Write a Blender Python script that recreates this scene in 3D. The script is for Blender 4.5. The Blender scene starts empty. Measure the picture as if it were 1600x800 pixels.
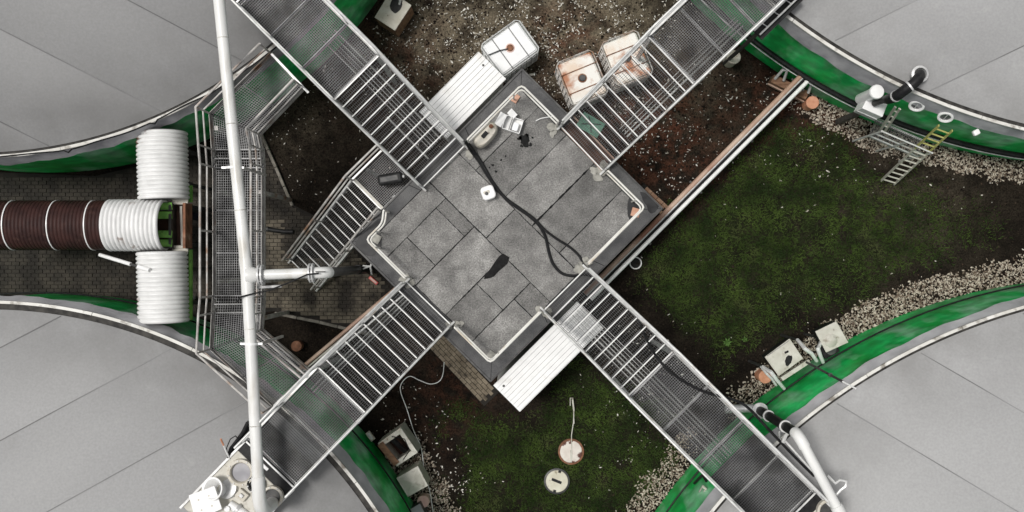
import bpy, math, random
import numpy as np
from mathutils import Matrix, Vector, Quaternion
random.seed(7); RNG = np.random.default_rng(7)
S = bpy.context.scene
C = S.collection
R = math.radians

# ------------------------------------------------------------------ camera, sky, sun, exposure
CAM_H, FPX = 26.0, 1560.0                    # drone height over the yard, focal length in pixels of a 1600 px wide picture
cam_d = bpy.data.cameras.new('camera'); cam = bpy.data.objects.new('camera', cam_d); C.objects.link(cam)
cam.location = (0, 0, CAM_H); cam.rotation_euler = (0, 0, 0)
cam_d.sensor_width = 36.0; cam_d.lens = FPX / 1600 * 36.0; cam_d.clip_end = 2000
S.camera = cam
SUN_EL, SUN_AZ = 71.0, -74.0                 # azimuth from +Y towards +X
world = bpy.data.worlds.new('World'); S.world = world; world.use_nodes = True
wn = world.node_tree.nodes; wl = world.node_tree.links
bg = wn['Background']; sky = wn.new('ShaderNodeTexSky'); sky.sky_type = 'NISHITA'; sky.sun_disc = False
sky.sun_elevation = R(SUN_EL); sky.sun_rotation = R(SUN_AZ); sky.dust_density = 4.0; sky.air_density = 1.0
hs = wn.new('ShaderNodeHueSaturation'); hs.inputs['Saturation'].default_value = 0.12   # overcast: the cloud layer is nearly neutral
wl.new(sky.outputs[0], hs.inputs['Color']); wl.new(hs.outputs[0], bg.inputs[0]); bg.inputs[1].default_value = 0.066
sun_d = bpy.data.lights.new('sun', 'SUN'); sun_d.energy = 1.5; sun_d.angle = R(12); sun_d.color = (1.0, 0.97, 0.93)
sun = bpy.data.objects.new('sun', sun_d); C.objects.link(sun)
el, az = R(SUN_EL), R(SUN_AZ)
sd = Vector((math.sin(az) * math.cos(el), math.cos(az) * math.cos(el), math.sin(el)))
sun.rotation_euler = (-sd).to_track_quat('-Z', 'Y').to_euler(); sun.location = sd * 60
S.view_settings.view_transform = 'Standard'; S.view_settings.look = 'None'
S.view_settings.exposure = 0.52; S.view_settings.gamma = 1.0
S.view_settings.use_curve_mapping = False
S.cycles.max_bounces = 6

# ------------------------------------------------------------------ helpers
def P(x, y, z=0.0):
    k = (CAM_H - z) / FPX
    return Vector(((x - 800) * k, (400 - y) * k, z))

MATS = {}
def mat(name, c1, c2=None, scale=6.0, rough=0.6, metal=0.0, bump=0.0, bscale=40.0, detail=5.0, lo=0.35, hi=0.65, c3=None, s3=20.0, lo3=0.55, hi3=0.7,
        coord='pos', spec=0.5, stretch=(1, 1, 1)):
    m = bpy.data.materials.new(name); m.use_nodes = True
    nt = m.node_tree; n = nt.nodes; l = nt.links
    b = n['Principled BSDF']; b.inputs['Roughness'].default_value = rough; b.inputs['Metallic'].default_value = metal
    b.inputs['Specular IOR Level'].default_value = spec
    if coord == 'pos':
        src = n.new('ShaderNodeNewGeometry').outputs['Position']
    else:
        src = n.new('ShaderNodeTexCoord').outputs['Object']
    mp = n.new('ShaderNodeMapping'); mp.inputs['Scale'].default_value = stretch; l.new(src, mp.inputs[0]); src = mp.outputs[0]
    def noise(sc, de=detail):
        t = n.new('ShaderNodeTexNoise'); t.inputs['Scale'].default_value = sc; t.inputs['Detail'].default_value = de
        l.new(src, t.inputs['Vector']); return t.outputs['Fac']
    def ramp(f, a, bb):
        r = n.new('ShaderNodeMapRange'); r.inputs[1].default_value = a; r.inputs[2].default_value = bb; r.clamp = True
        l.new(f, r.inputs[0]); return r.outputs[0]
    def mix(f, a, bcol):
        x = n.new('ShaderNodeMix'); x.data_type = 'RGBA'; l.new(f, x.inputs[0])
        for s, v in ((x.inputs[6], a), (x.inputs[7], bcol)):
            if hasattr(v, 'links'): l.new(v, s)
            else: s.default_value = (*v, 1)
        return x.outputs[2]
    if c2 is None: b.inputs['Base Color'].default_value = (*c1, 1)
    else:
        col = mix(ramp(noise(scale), lo, hi), c1, c2)
        if c3 is not None: col = mix(ramp(noise(s3), lo3, hi3), col, c3)
        l.new(col, b.inputs['Base Color'])
    if bump:
        bp = n.new('ShaderNodeBump'); bp.inputs['Strength'].default_value = bump; bp.inputs['Distance'].default_value = 0.02
        l.new(noise(bscale), bp.inputs['Height']); l.new(bp.outputs[0], b.inputs['Normal'])
    MATS[name] = m
    m['tools'] = 1
    return m

class MB:
    def __init__(s): s.v = []; s.f = []
    def add(s, vs, fs):
        o = len(s.v); s.v += [tuple(v) for v in vs]; s.f += [tuple(i + o for i in f) for f in fs]; return s
    def box(s, c, size, rz=0.0, bottom=True):
        hx, hy, hz = size[0] / 2, size[1] / 2, size[2] / 2; ca, sa = math.cos(rz), math.sin(rz)
        vs = []
        for dz in (-hz, hz):
            for dx, dy in ((-hx, -hy), (hx, -hy), (hx, hy), (-hx, hy)):
                vs.append((c[0] + dx * ca - dy * sa, c[1] + dx * sa + dy * ca, c[2] + dz))
        fs = [(4, 5, 6, 7), (0, 1, 5, 4), (1, 2, 6, 5), (2, 3, 7, 6), (3, 0, 4, 7)]
        if bottom: fs.append((3, 2, 1, 0))
        return s.add(vs, fs)
    def beam(s, p0, p1, w, h, up=(0, 0, 1)):
        p0, p1 = Vector(p0), Vector(p1); d = (p1 - p0).normalized(); up = Vector(up)
        sx = d.cross(up)
        if sx.length < 1e-4: sx = d.cross(Vector((0, 1, 0)))
        sx.normalize(); uz = sx.cross(d)
        vs = []
        for p in (p0, p1):
            for a, b in ((-1, -1), (1, -1), (1, 1), (-1, 1)):
                vs.append(p + sx * (a * w / 2) + uz * (b * h / 2))
        return s.add(vs, [(3, 2, 1, 0), (4, 5, 6, 7), (0, 1, 5, 4), (1, 2, 6, 5), (2, 3, 7, 6), (3, 0, 4, 7)])
    def tube(s, pts, r, n=10, caps=True, closed=False):
        pts = [Vector(p) for p in pts]; m = len(pts)
        rs = r if isinstance(r, (list, tuple)) else [r] * m
        T = []
        for i in range(m):
            if closed: t = pts[(i + 1) % m] - pts[i - 1]
            elif i == 0: t = pts[1] - pts[0]
            elif i == m - 1: t = pts[-1] - pts[-2]
            else: t = (pts[i + 1] - pts[i]).normalized() + (pts[i] - pts[i - 1]).normalized()
            T.append(t.normalized())
        a = Vector((0, 0, 1)) if abs(T[0].z) < 0.9 else Vector((1, 0, 0))
        nrm = (a - T[0] * a.dot(T[0])).normalized()
        vs = []
        for i in range(m):
            if i:
                ax = T[i - 1].cross(T[i])
                if ax.length > 1e-6:
                    nrm = Quaternion(ax.normalized(), T[i - 1].angle(T[i])) @ nrm
                nrm = (nrm - T[i] * nrm.dot(T[i])).normalized()
            bn = T[i].cross(nrm)
            k = 1.0
            if 0 < i < m - 1 and not closed:
                k = 1 / max(0.5, math.cos((pts[i + 1] - pts[i]).angle(pts[i] - pts[i - 1]) / 2))
            for j in range(n):
                th = 2 * math.pi * j / n
                vs.append(pts[i] + (nrm * math.cos(th) + bn * math.sin(th)) * rs[i] * (1 if k < 1.02 else (1 + (k - 1) * .6)))
        fs = []
        for i in range(m if closed else m - 1):
            k = (i + 1) % m
            for j in range(n):
                q = (j + 1) % n
                fs.append((i * n + j, i * n + q, k * n + q, k * n + j))
        if caps and not closed:
            fs.append(tuple(range(n - 1, -1, -1))); fs.append(tuple((m - 1) * n + j for j in range(n)))
        return s.add(vs, fs)
    def lathe(s, prof, n=32, M=None, closed_prof=False):
        M = M or Matrix.Identity(4); vs = []; m = len(prof)
        for r, z in prof:
            for j in range(n):
                th = 2 * math.pi * j / n
                vs.append(M @ Vector((r * math.cos(th), r * math.sin(th), z)))
        fs = []
        for i in range(m if closed_prof else m - 1):
            k = (i + 1) % m
            for j in range(n):
                q = (j + 1) % n
                fs.append((i * n + j, i * n + q, k * n + q, k * n + j))
        if not closed_prof:
            if prof[0][0] > 1e-5: fs.append(tuple(range(n - 1, -1, -1)))
            if prof[-1][0] > 1e-5: fs.append(tuple((m - 1) * n + j for j in range(n)))
        return s.add(vs, fs)
    def prism(s, poly, z0, z1):
        n = len(poly)
        a = sum(poly[i][0] * poly[(i + 1) % n][1] - poly[(i + 1) % n][0] * poly[i][1] for i in range(n))
        if a < 0: poly = poly[::-1]
        vs = [(p[0], p[1], z0) for p in poly] + [(p[0], p[1], z1) for p in poly]
        fs = [tuple(range(n - 1, -1, -1)), tuple(range(n, 2 * n))]
        for i in range(n): fs.append((i, (i + 1) % n, n + (i + 1) % n, n + i))
        return s.add(vs, fs)
    def mesh(s, name, m, smooth=False):
        me = bpy.data.meshes.new(name); me.from_pydata([tuple(v) for v in s.v], [], s.f); me.update()
        if m: me.materials.append(m)
        if smooth:
            me.polygons.foreach_set('use_smooth', [True] * len(me.polygons)); me.set_sharp_from_angle(angle=R(40))
        return me
    def build(s, name, m, parent=None, loc=(0, 0, 0), rz=0.0, smooth=False, bevel=0.0):
        o = bpy.data.objects.new(name, s.mesh(name, m, smooth)); C.objects.link(o)
        o.location = loc; o.rotation_euler = (0, 0, rz)
        if parent is not None: o.parent = parent
        if bevel:
            b = o.modifiers.new('bevel', 'BEVEL'); b.width = bevel; b.segments = 2; b.limit_method = 'ANGLE'
        return o

def inst(name, me, parent, loc=(0, 0, 0), rz=0.0, rot=None):
    o = bpy.data.objects.new(name, me); C.objects.link(o); o.location = loc
    o.rotation_euler = rot if rot else (0, 0, rz)
    if parent is not None: o.parent = parent
    return o
INV = {}
def thing(name, label, cat, loc=(0, 0, 0), rz=0.0, group=None):
    o = bpy.data.objects.new(name, None); C.objects.link(o); o.empty_display_size = 0.2
    o.location = loc; o.rotation_euler = (0, 0, rz); tag(o, label, cat, group)
    INV[o.name] = (Matrix.Translation(loc) @ Matrix.Rotation(rz, 4, 'Z')).inverted()
    return o
def tag(o, label=None, cat=None, group=None, kind=None):
    if label: o['label'] = label
    if cat: o['category'] = cat
    if group: o['group'] = group
    if kind: o['kind'] = kind
    return o
def L(root, x, y, z):                         # pixel at a height -> local point of a thing
    return INV[root.name] @ P(x, y, z)
def W(root, p): return INV[root.name] @ Vector(p)
def ang(x0, y0, x1, y1): return math.atan2(-(y1 - y0), x1 - x0)   # direction of a pixel vector in the world

# smooth value noise for placing things
_T = RNG.random((64, 64))
def vnoise(x, y):
    x = np.asarray(x, float); y = np.asarray(y, float)
    xi = np.floor(x).astype(int); yi = np.floor(y).astype(int); fx = x - xi; fy = y - yi
    fx = fx * fx * (3 - 2 * fx); fy = fy * fy * (3 - 2 * fy)
    g = lambda a, b: _T[a % 64, b % 64]
    return (g(xi, yi) * (1 - fx) + g(xi + 1, yi) * fx) * (1 - fy) + (g(xi, yi + 1) * (1 - fx) + g(xi + 1, yi + 1) * fx) * fy
def fbm(x, y): return (vnoise(x, y) + .5 * vnoise(2.1 * x + 7, 2.1 * y + 3) + .25 * vnoise(4.3 * x + 1, 4.3 * y + 9)) / 1.75
def inpoly(x, y, poly):
    x = np.asarray(x, float); y = np.asarray(y, float); r = np.zeros(x.shape, bool); n = len(poly)
    for i in range(n):
        x0, y0 = poly[i]; x1, y1 = poly[(i + 1) % n]
        c = ((y0 > y) != (y1 > y)) & (x < (x1 - x0) * (y - y0) / (y1 - y0 + 1e-12) + x0)
        r ^= c
    return r
def polydist(x, y, poly):                     # positive inside
    d = np.full(np.shape(x), 1e9); n = len(poly)
    for i in range(n):
        ax, ay = poly[i]; bx, by = poly[(i + 1) % n]
        t = np.clip(((x - ax) * (bx - ax) + (y - ay) * (by - ay)) / ((bx - ax) ** 2 + (by - ay) ** 2), 0, 1)
        d = np.minimum(d, np.hypot(x - ax - t * (bx - ax), y - ay - t * (by - ay)))
    return np.where(inpoly(x, y, poly), d, -d)

# ------------------------------------------------------------------ materials
M_galv = mat('galvanised_steel', (.50, .50, .50), (.68, .68, .67), 9, .45, .25, c3=(.33, .32, .31), s3=3, lo3=.6, hi3=.75)
M_grate = mat('grating_steel', (.095, .095, .10), (.185, .185, .185), 3.5, .55, .2)
M_rail = mat('rail_steel', (.56, .56, .55), (.74, .74, .72), 7, .42, .2, c3=(.32, .27, .22), s3=2.5, lo3=.62, hi3=.76)
M_nosing = mat('bright_nosing', (.68, .68, .66), (.80, .80, .78), 5, .45)
M_oldrail = mat('weathered_rail_steel', (.36, .34, .32), (.62, .60, .57), 4, .5, .2, c3=(.30, .17, .10), s3=2.2, lo3=.55, hi3=.72)
M_darksteel = mat('dark_steel', (.035, .035, .036), (.075, .073, .07), 8, .5, .3)
M_mesh = mat('platform_mesh_steel', (.13, .13, .135), (.25, .25, .25), 2.4, .5, .2, c3=(.07, .07, .07), s3=1.3, lo3=.5, hi3=.65)
M_white = mat('white_paint', (.80, .80, .79), (.86, .86, .85), 5, .35, c3=(.66, .64, .60), s3=2.2, lo3=.62, hi3=.8)
M_pipe = mat('white_pipe_coating', (.70, .70, .68), (.80, .80, .78), 2.2, .36, c3=(.50, .47, .41), s3=3.0, lo3=.55, hi3=.8, stretch=(1, .3, 1), detail=9)
M_corw = mat('white_corrugated_steel', (.70, .70, .69), (.80, .80, .79), 3, .4, c3=(.16, .075, .035), s3=1.7, lo3=.64, hi3=.72)
M_corb = mat('brown_corrugated_steel', (.024, .010, .009), (.045, .018, .015), 3, .6, spec=.25, c3=(.075, .038, .030), s3=5, lo3=.6, hi3=.8)
M_green = mat('green_cladding', (.004, .34, .055), (.012, .54, .13), 1.6, .5, c3=(.30, .58, .38), s3=1.5, lo3=.47, hi3=.70, bump=.05, bscale=8, stretch=(1, 1, .35), detail=8)  # pale smears and sheen streaks, the sheen painted into the colour
M_green2 = mat('green_machine_paint', (.12, .36, .06), (.28, .58, .12), 5, .45, c3=(.05, .04, .02), s3=4, lo3=.6, hi3=.7)
M_skirt = mat('grey_membrane_skirt', (.27, .265, .285), (.44, .435, .45), 2.4, .6, bump=.25, bscale=5)
M_skirtpale = mat('pale_membrane_skirt', (.38, .375, .39), (.52, .515, .53), 2.4, .6, bump=.25, bscale=5)
M_seam = mat('membrane_seam', (.17, .17, .172), (.30, .30, .30), 1.2, .6)
M_clamp = mat('white_clamp_strip', (.56, .545, .50), (.74, .73, .69), 2.2, .5, c3=(.20, .18, .15), s3=3.5, lo3=.54, hi3=.68)
M_black = mat('black_rubber', (.008, .008, .009), (.020, .020, .020), 12, .5, spec=.2)
M_shade = mat('dark_shade_sheet', (.022, .022, .023), (.065, .063, .058), 2.5, .7, spec=.2)  # near-black, for the sheets added as shade behind the platform mesh
M_gap = mat('dirty_gutter', (.014, .013, .012), (.06, .056, .05), 6, .8)
M_bitslab = mat('bitumen_base', (.010, .010, .011), (.022, .022, .023), 9, .7, spec=.1)
M_flash = mat('edge_bitumen', (.062, .062, .064), (.12, .119, .118), 2.2, .75, bump=.3, bscale=120, c3=(.16, .155, .15), s3=1.6, lo3=.6, hi3=.8)
M_tar = mat('fresh_tar', (.006, .006, .006), (.014, .014, .014), 14, .6, spec=.1, bump=.3, bscale=30)
M_wet = mat('wet_bitumen', (.016, .016, .017), (.036, .036, .037), 5, .45, spec=.2)
M_concrete = mat('concrete', (.26, .25, .23), (.42, .41, .38), 7, .85, bump=.4, bscale=45)
M_mortar = mat('mortar', (.24, .235, .21), (.40, .39, .35), 9, .9, bump=.5, bscale=30)
M_render = mat('wall_render', (.30, .29, .27), (.38, .37, .35), 3, .9)
M_cream = mat('cream_plastic', (.47, .45, .39), (.60, .58, .52), 4, .5, c3=(.24, .21, .16), s3=6, lo3=.58, hi3=.75)
M_beige = mat('beige_fibreglass', (.50, .46, .38), (.60, .57, .50), 6, .55, c3=(.17, .12, .08), s3=9, lo3=.62, hi3=.72)
M_tote = mat('white_tote_plastic', (.80, .81, .82), (.87, .87, .87), 3, .4)
M_totedirty = mat('rust_stained_tote_plastic', (.82, .80, .75), (.74, .60, .48), 1.8, .5, c3=(.42, .17, .08), s3=2.1, lo3=.54, hi3=.66, lo=.46, hi=.66)
M_orange = mat('orange_pipe_plastic', (.52, .22, .12), (.64, .32, .20), 8, .6)
M_pink = mat('faded_pink_plastic', (.62, .40, .34), (.72, .52, .46), 6, .6)
M_rust = mat('rusty_steel', (.13, .055, .028), (.27, .12, .065), 7, .8, c3=(.42, .27, .19), s3=3, lo3=.58, hi3=.72)
M_rustplate = mat('rusty_plate', (.045, .022, .014), (.10, .045, .028), 4, .8)
M_copper = mat('weathered_brown_pipe_jacket', (.42, .26, .19), (.56, .42, .33), 1.3, .5, c3=(.28, .13, .08), s3=1.0, lo3=.5, hi3=.65)
M_timber = mat('brown_timber', (.16, .08, .045), (.30, .17, .10), 6, .8, stretch=(1, 3, 1))
M_brickcap = mat('terracotta', (.50, .26, .17), (.60, .36, .26), 8, .8)
M_paver = mat('grey_paver', (.022, .0185, .014), (.050, .042, .032), 3.5, .9, bump=.4, bscale=60, c3=(.016, .013, .010), s3=1.4, lo3=.47, hi3=.62)
M_paverlight = mat('sand_paver', (.085, .072, .054), (.15, .128, .095), 4.5, .9, bump=.4, bscale=60, c3=(.020, .016, .012), s3=1.1, lo3=.48, hi3=.62)
M_tanpaver = mat('tan_paver', (.15, .12, .085), (.25, .205, .15), 5, .9, bump=.4, bscale=60, c3=(.07, .055, .04), s3=4, lo3=.56, hi3=.7)
M_redpaver = mat('reddish_paver', (.30, .17, .11), (.42, .27, .18), 6, .9, bump=.4, bscale=60)
M_joint = mat('paving_joint_sand', (.012, .010, .008), (.022, .018, .014), 5, .95)
M_kerb = mat('kerb_stone', (.13, .12, .10), (.24, .22, .19), 5, .9, bump=.3, bscale=40)
M_stone = mat('gravel_stone', (.22, .17, .125), (.60, .54, .45), 14, .85, c3=(.09, .06, .04), s3=17, lo3=.5, hi3=.58)
M_chip = mat('pale_chip', (.34, .30, .24), (.78, .75, .70), 9, .8)
M_glassgreen = mat('green_mat', (.10, .26, .18), (.17, .36, .26), 9, .6)
M_red = mat('red_plastic', (.62, .10, .09), (.70, .16, .14), 8, .5)
M_navy = mat('dark_blue_plastic', (.015, .018, .035), (.03, .035, .06), 8, .35)
M_brass = mat('brass_fitting', (.55, .40, .16), (.66, .50, .24), 8, .35, .6)
M_chrome = mat('bright_tube_steel', (.66, .66, .65), (.80, .80, .78), 8, .3, .2)
M_glass = mat('porthole_glass', (.05, .05, .055), (.09, .09, .09), 8, .12)
M_leaf = mat('weed_leaf', (.05, .11, .018), (.08, .16, .03), 20, .6)
def roofmat(name, v):
    return mat(name, tuple(v * c for c in (.165, .161, .154)), tuple(v * c for c in (.225, .220, .210)), 3.2, .85, bump=.5, bscale=150,
               c3=tuple(v * c for c in (.33, .325, .31)), s3=2.4, lo3=.55, hi3=.85, detail=10)
M_roof = [roofmat('bitumen_sheet_a', 1.0), roofmat('bitumen_sheet_b', .84), roofmat('bitumen_sheet_c', 1.14)]
def speckle(m, sc, amt):                      # mineral granules: multiply fine noise over the colour
    nt = m.node_tree; n = nt.nodes; l = nt.links; b = n['Principled BSDF']
    src = b.inputs['Base Color'].links[0].from_socket
    g = n.new('ShaderNodeNewGeometry'); t = n.new('ShaderNodeTexNoise'); t.inputs['Scale'].default_value = sc; t.inputs['Detail'].default_value = 2
    l.new(g.outputs['Position'], t.inputs['Vector'])
    r = n.new('ShaderNodeMapRange'); r.inputs[1].default_value = .3; r.inputs[2].default_value = .7; r.inputs[3].default_value = 1 - amt; r.inputs[4].default_value = 1 + amt
    l.new(t.outputs['Fac'], r.inputs[0])
    x = n.new('ShaderNodeMix'); x.data_type = 'RGBA'; x.blend_type = 'MULTIPLY'; x.inputs[0].default_value = 1
    l.new(src, x.inputs[6]); l.new(r.outputs[0], x.inputs[7]); l.new(x.outputs[2], b.inputs['Base Color'])
for m in M_roof: speckle(m, 30, .34); speckle(m, 70, .3); speckle(m, .8, .24); speckle(m, 4.5, .10)
speckle(M_flash, 60, .3)
def dome_mat(name, v, cx, cy, r):
    m = mat(name, (v * .95, v * .95, v * .955), (v * 1.05, v * 1.05, v * 1.045), .16, .55, bump=.07, bscale=.8, c3=(v * 1.12, v * 1.12, v * 1.10), s3=3.2, lo3=.64, hi3=.84, detail=6)
    speckle(m, 20, .07)
    nt = m.node_tree; n = nt.nodes; l = nt.links; b = n['Principled BSDF']; src = b.inputs['Base Color'].links[0].from_socket
    g = n.new('ShaderNodeNewGeometry').outputs['Position']
    def nz(sc, lo, hi, st=(1, 1, 1)):
        mp = n.new('ShaderNodeMapping'); mp.inputs['Scale'].default_value = st; l.new(g, mp.inputs[0])
        t = n.new('ShaderNodeTexNoise'); t.inputs['Scale'].default_value = sc; t.inputs['Detail'].default_value = 9; t.inputs['Roughness'].default_value = .65; l.new(mp.outputs[0], t.inputs['Vector'])
        q = n.new('ShaderNodeMapRange'); q.inputs[1].default_value = lo; q.inputs[2].default_value = hi; l.new(t.outputs['Fac'], q.inputs[0]); return q.outputs[0]
    sub = n.new('ShaderNodeVectorMath'); sub.operation = 'DISTANCE'; l.new(g, sub.inputs[0]); sub.inputs[1].default_value = (cx, cy, 4.0)
    e = n.new('ShaderNodeMapRange'); e.inputs[1].default_value = r - 2.2; e.inputs[2].default_value = r - .2; l.new(sub.outputs['Value'], e.inputs[0])
    mu = n.new('ShaderNodeMath'); mu.operation = 'MULTIPLY'; l.new(e.outputs[0], mu.inputs[0]); l.new(nz(.7, .25, .80), mu.inputs[1])   # uneven darker tone towards the rim
    x = n.new('ShaderNodeMix'); x.data_type = 'RGBA'; l.new(mu.outputs[0], x.inputs[0]); l.new(src, x.inputs[6]); x.inputs[7].default_value = (v * .55, v * .54, v * .52, 1)
    y = n.new('ShaderNodeMix'); y.data_type = 'RGBA'; l.new(nz(.35, .60, .9, (1, 1, .3)), y.inputs[0]); l.new(x.outputs[2], y.inputs[6]); y.inputs[7].default_value = (v * .78, v * .775, v * .76, 1)
    l.new(y.outputs[2], b.inputs['Base Color']); return m

speckle(M_green, 2.6, .30)
# ------------------------------------------------------------------ tanks' places (metres)
TANKS = {'TR': (14.78, 16.58, 14.17), 'BR': (15.22, -14.48, 13.9), 'BL': (-11.77, -11.48, 10.5), 'TL': (-12.1, 12.62, 10.45)}
RIM = 3.58

# ------------------------------------------------------------------ ground
G1 = [(960, 445), (1000, 395), (1060, 320), (1130, 245), (1210, 190), (1290, 190), (1400, 265), (1500, 310), (1580, 350), (1570, 385), (1400, 430), (1200, 540), (1110, 585), (1020, 500)]
G2 = [(700, 640), (770, 650), (830, 652), (890, 560), (950, 565), (1030, 660), (1050, 730), (985, 800), (960, 830), (690, 830), (700, 720)]
def pix(X, Y): return X * 60 + 800, 400 - Y * 60
def gmask(x, y):
    nz = fbm(x / 45, y / 45) - .5
    d = np.maximum(polydist(x, y, G1) - 0, polydist(x, y, G2))
    fade = np.clip((1600 - x) / 260, 0, 1)
    return np.clip((d + nz * 90) / 40 + .2, 0, 1) * fade
def blob(x, y, cx, cy, r): return np.exp(-((x - cx) ** 2 + (y - cy) ** 2) / (2 * r * r))
def redmask(x, y): return np.clip(blob(x, y, 1045, 215, 60) + .7 * blob(x, y, 1200, 160, 40) + .7 * blob(x, y, 880, 60, 40) + .5 * blob(x, y, 960, 160, 60) + .4 * blob(x, y, 700, 620, 50) + .5 * blob(x, y, 610, 100, 60) + .5 * blob(x, y, 1290, 180, 40), 0, 1)
def lightmask(x, y): return np.clip(1.0 * blob(x, y, 690, 60, 60) + .9 * blob(x, y, 860, 30, 90) + .8 * blob(x, y, 960, 30, 60) + .5 * blob(x, y, 1100, 160, 50) + .3 * blob(x, y, 470, 190, 50) + .3 * blob(x, y, 1420, 320, 70), 0, 1)
gx = np.concatenate([[-400, -120, -40, -22], np.linspace(-15, 15, 201), [22, 40, 120, 400]])
gy = np.concatenate([[-400, -120, -40, -14], np.linspace(-8, 8, 109), [14, 40, 120, 400]])
GX, GY = np.meshgrid(gx, gy); inner = (np.abs(GX) < 14.9) & (np.abs(GY) < 7.9)
px_, py_ = pix(GX, GY)
GZ = np.where(inner, (fbm(GX * 1.3 + 20, GY * 1.3 + 20) - .5) * .07 + (fbm(GX * 5 + 3, GY * 5) - .5) * .02 - .02, -.02)
nx, ny = len(gx), len(gy)
fs = [(j * nx + i, j * nx + i + 1, (j + 1) * nx + i + 1, (j + 1) * nx + i) for j in range(ny - 1) for i in range(nx - 1)]
me = bpy.data.meshes.new('ground'); me.from_pydata(np.c_[GX.ravel(), GY.ravel(), GZ.ravel()].tolist(), [], fs); me.update()
for nm, fn in (('grassy', gmask), ('reddish', redmask), ('gritty', lightmask)):
    a = me.attributes.new(nm, 'FLOAT', 'POINT'); a.data.foreach_set('value', fn(px_, py_).ravel().astype(np.float32))
me.polygons.foreach_set('use_smooth', [True] * len(me.polygons))
def soil_material():
    m = mat('soil', (.0065, .0050, .004), (.020, .0155, .0115), 1.1, .95, spec=.08, bump=.8, bscale=22, detail=9)
    nt = m.node_tree; n = nt.nodes; l = nt.links; b = n['Principled BSDF']; col = b.inputs['Base Color'].links[0].from_socket
    g = n.new('ShaderNodeNewGeometry').outputs['Position']
    def nz(sc, a, bb):
        t = n.new('ShaderNodeTexNoise'); t.inputs['Scale'].default_value = sc; t.inputs['Detail'].default_value = 8; l.new(g, t.inputs['Vector'])
        r = n.new('ShaderNodeMapRange'); r.inputs[1].default_value = a; r.inputs[2].default_value = bb; l.new(t.outputs['Fac'], r.inputs[0]); return r.outputs[0]
    def over(col, attr, noise, c):
        at = n.new('ShaderNodeAttribute'); at.attribute_name = attr
        mu = n.new('ShaderNodeMath'); mu.operation = 'MULTIPLY'; l.new(at.outputs['Fac'], mu.inputs[0]); l.new(noise, mu.inputs[1])
        x = n.new('ShaderNodeMix'); x.data_type = 'RGBA'; l.new(mu.outputs[0], x.inputs[0]); l.new(col, x.inputs[6]); x.inputs[7].default_value = (*c, 1); return x.outputs[2]
    col = over(col, 'gritty', nz(2.2, .28, .58), (.135, .112, .080))
    col = over(col, 'reddish', nz(3.2, .38, .62), (.085, .036, .022))
    col = over(col, 'grassy', nz(2.5, .3, .6), (.014, .018, .007))
    l.new(col, b.inputs['Base Color']); speckle(m, 24, .55); return m
me.materials.append(soil_material())
ground = bpy.data.objects.new('ground', me); C.objects.link(ground); tag(ground, kind='structure')

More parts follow.
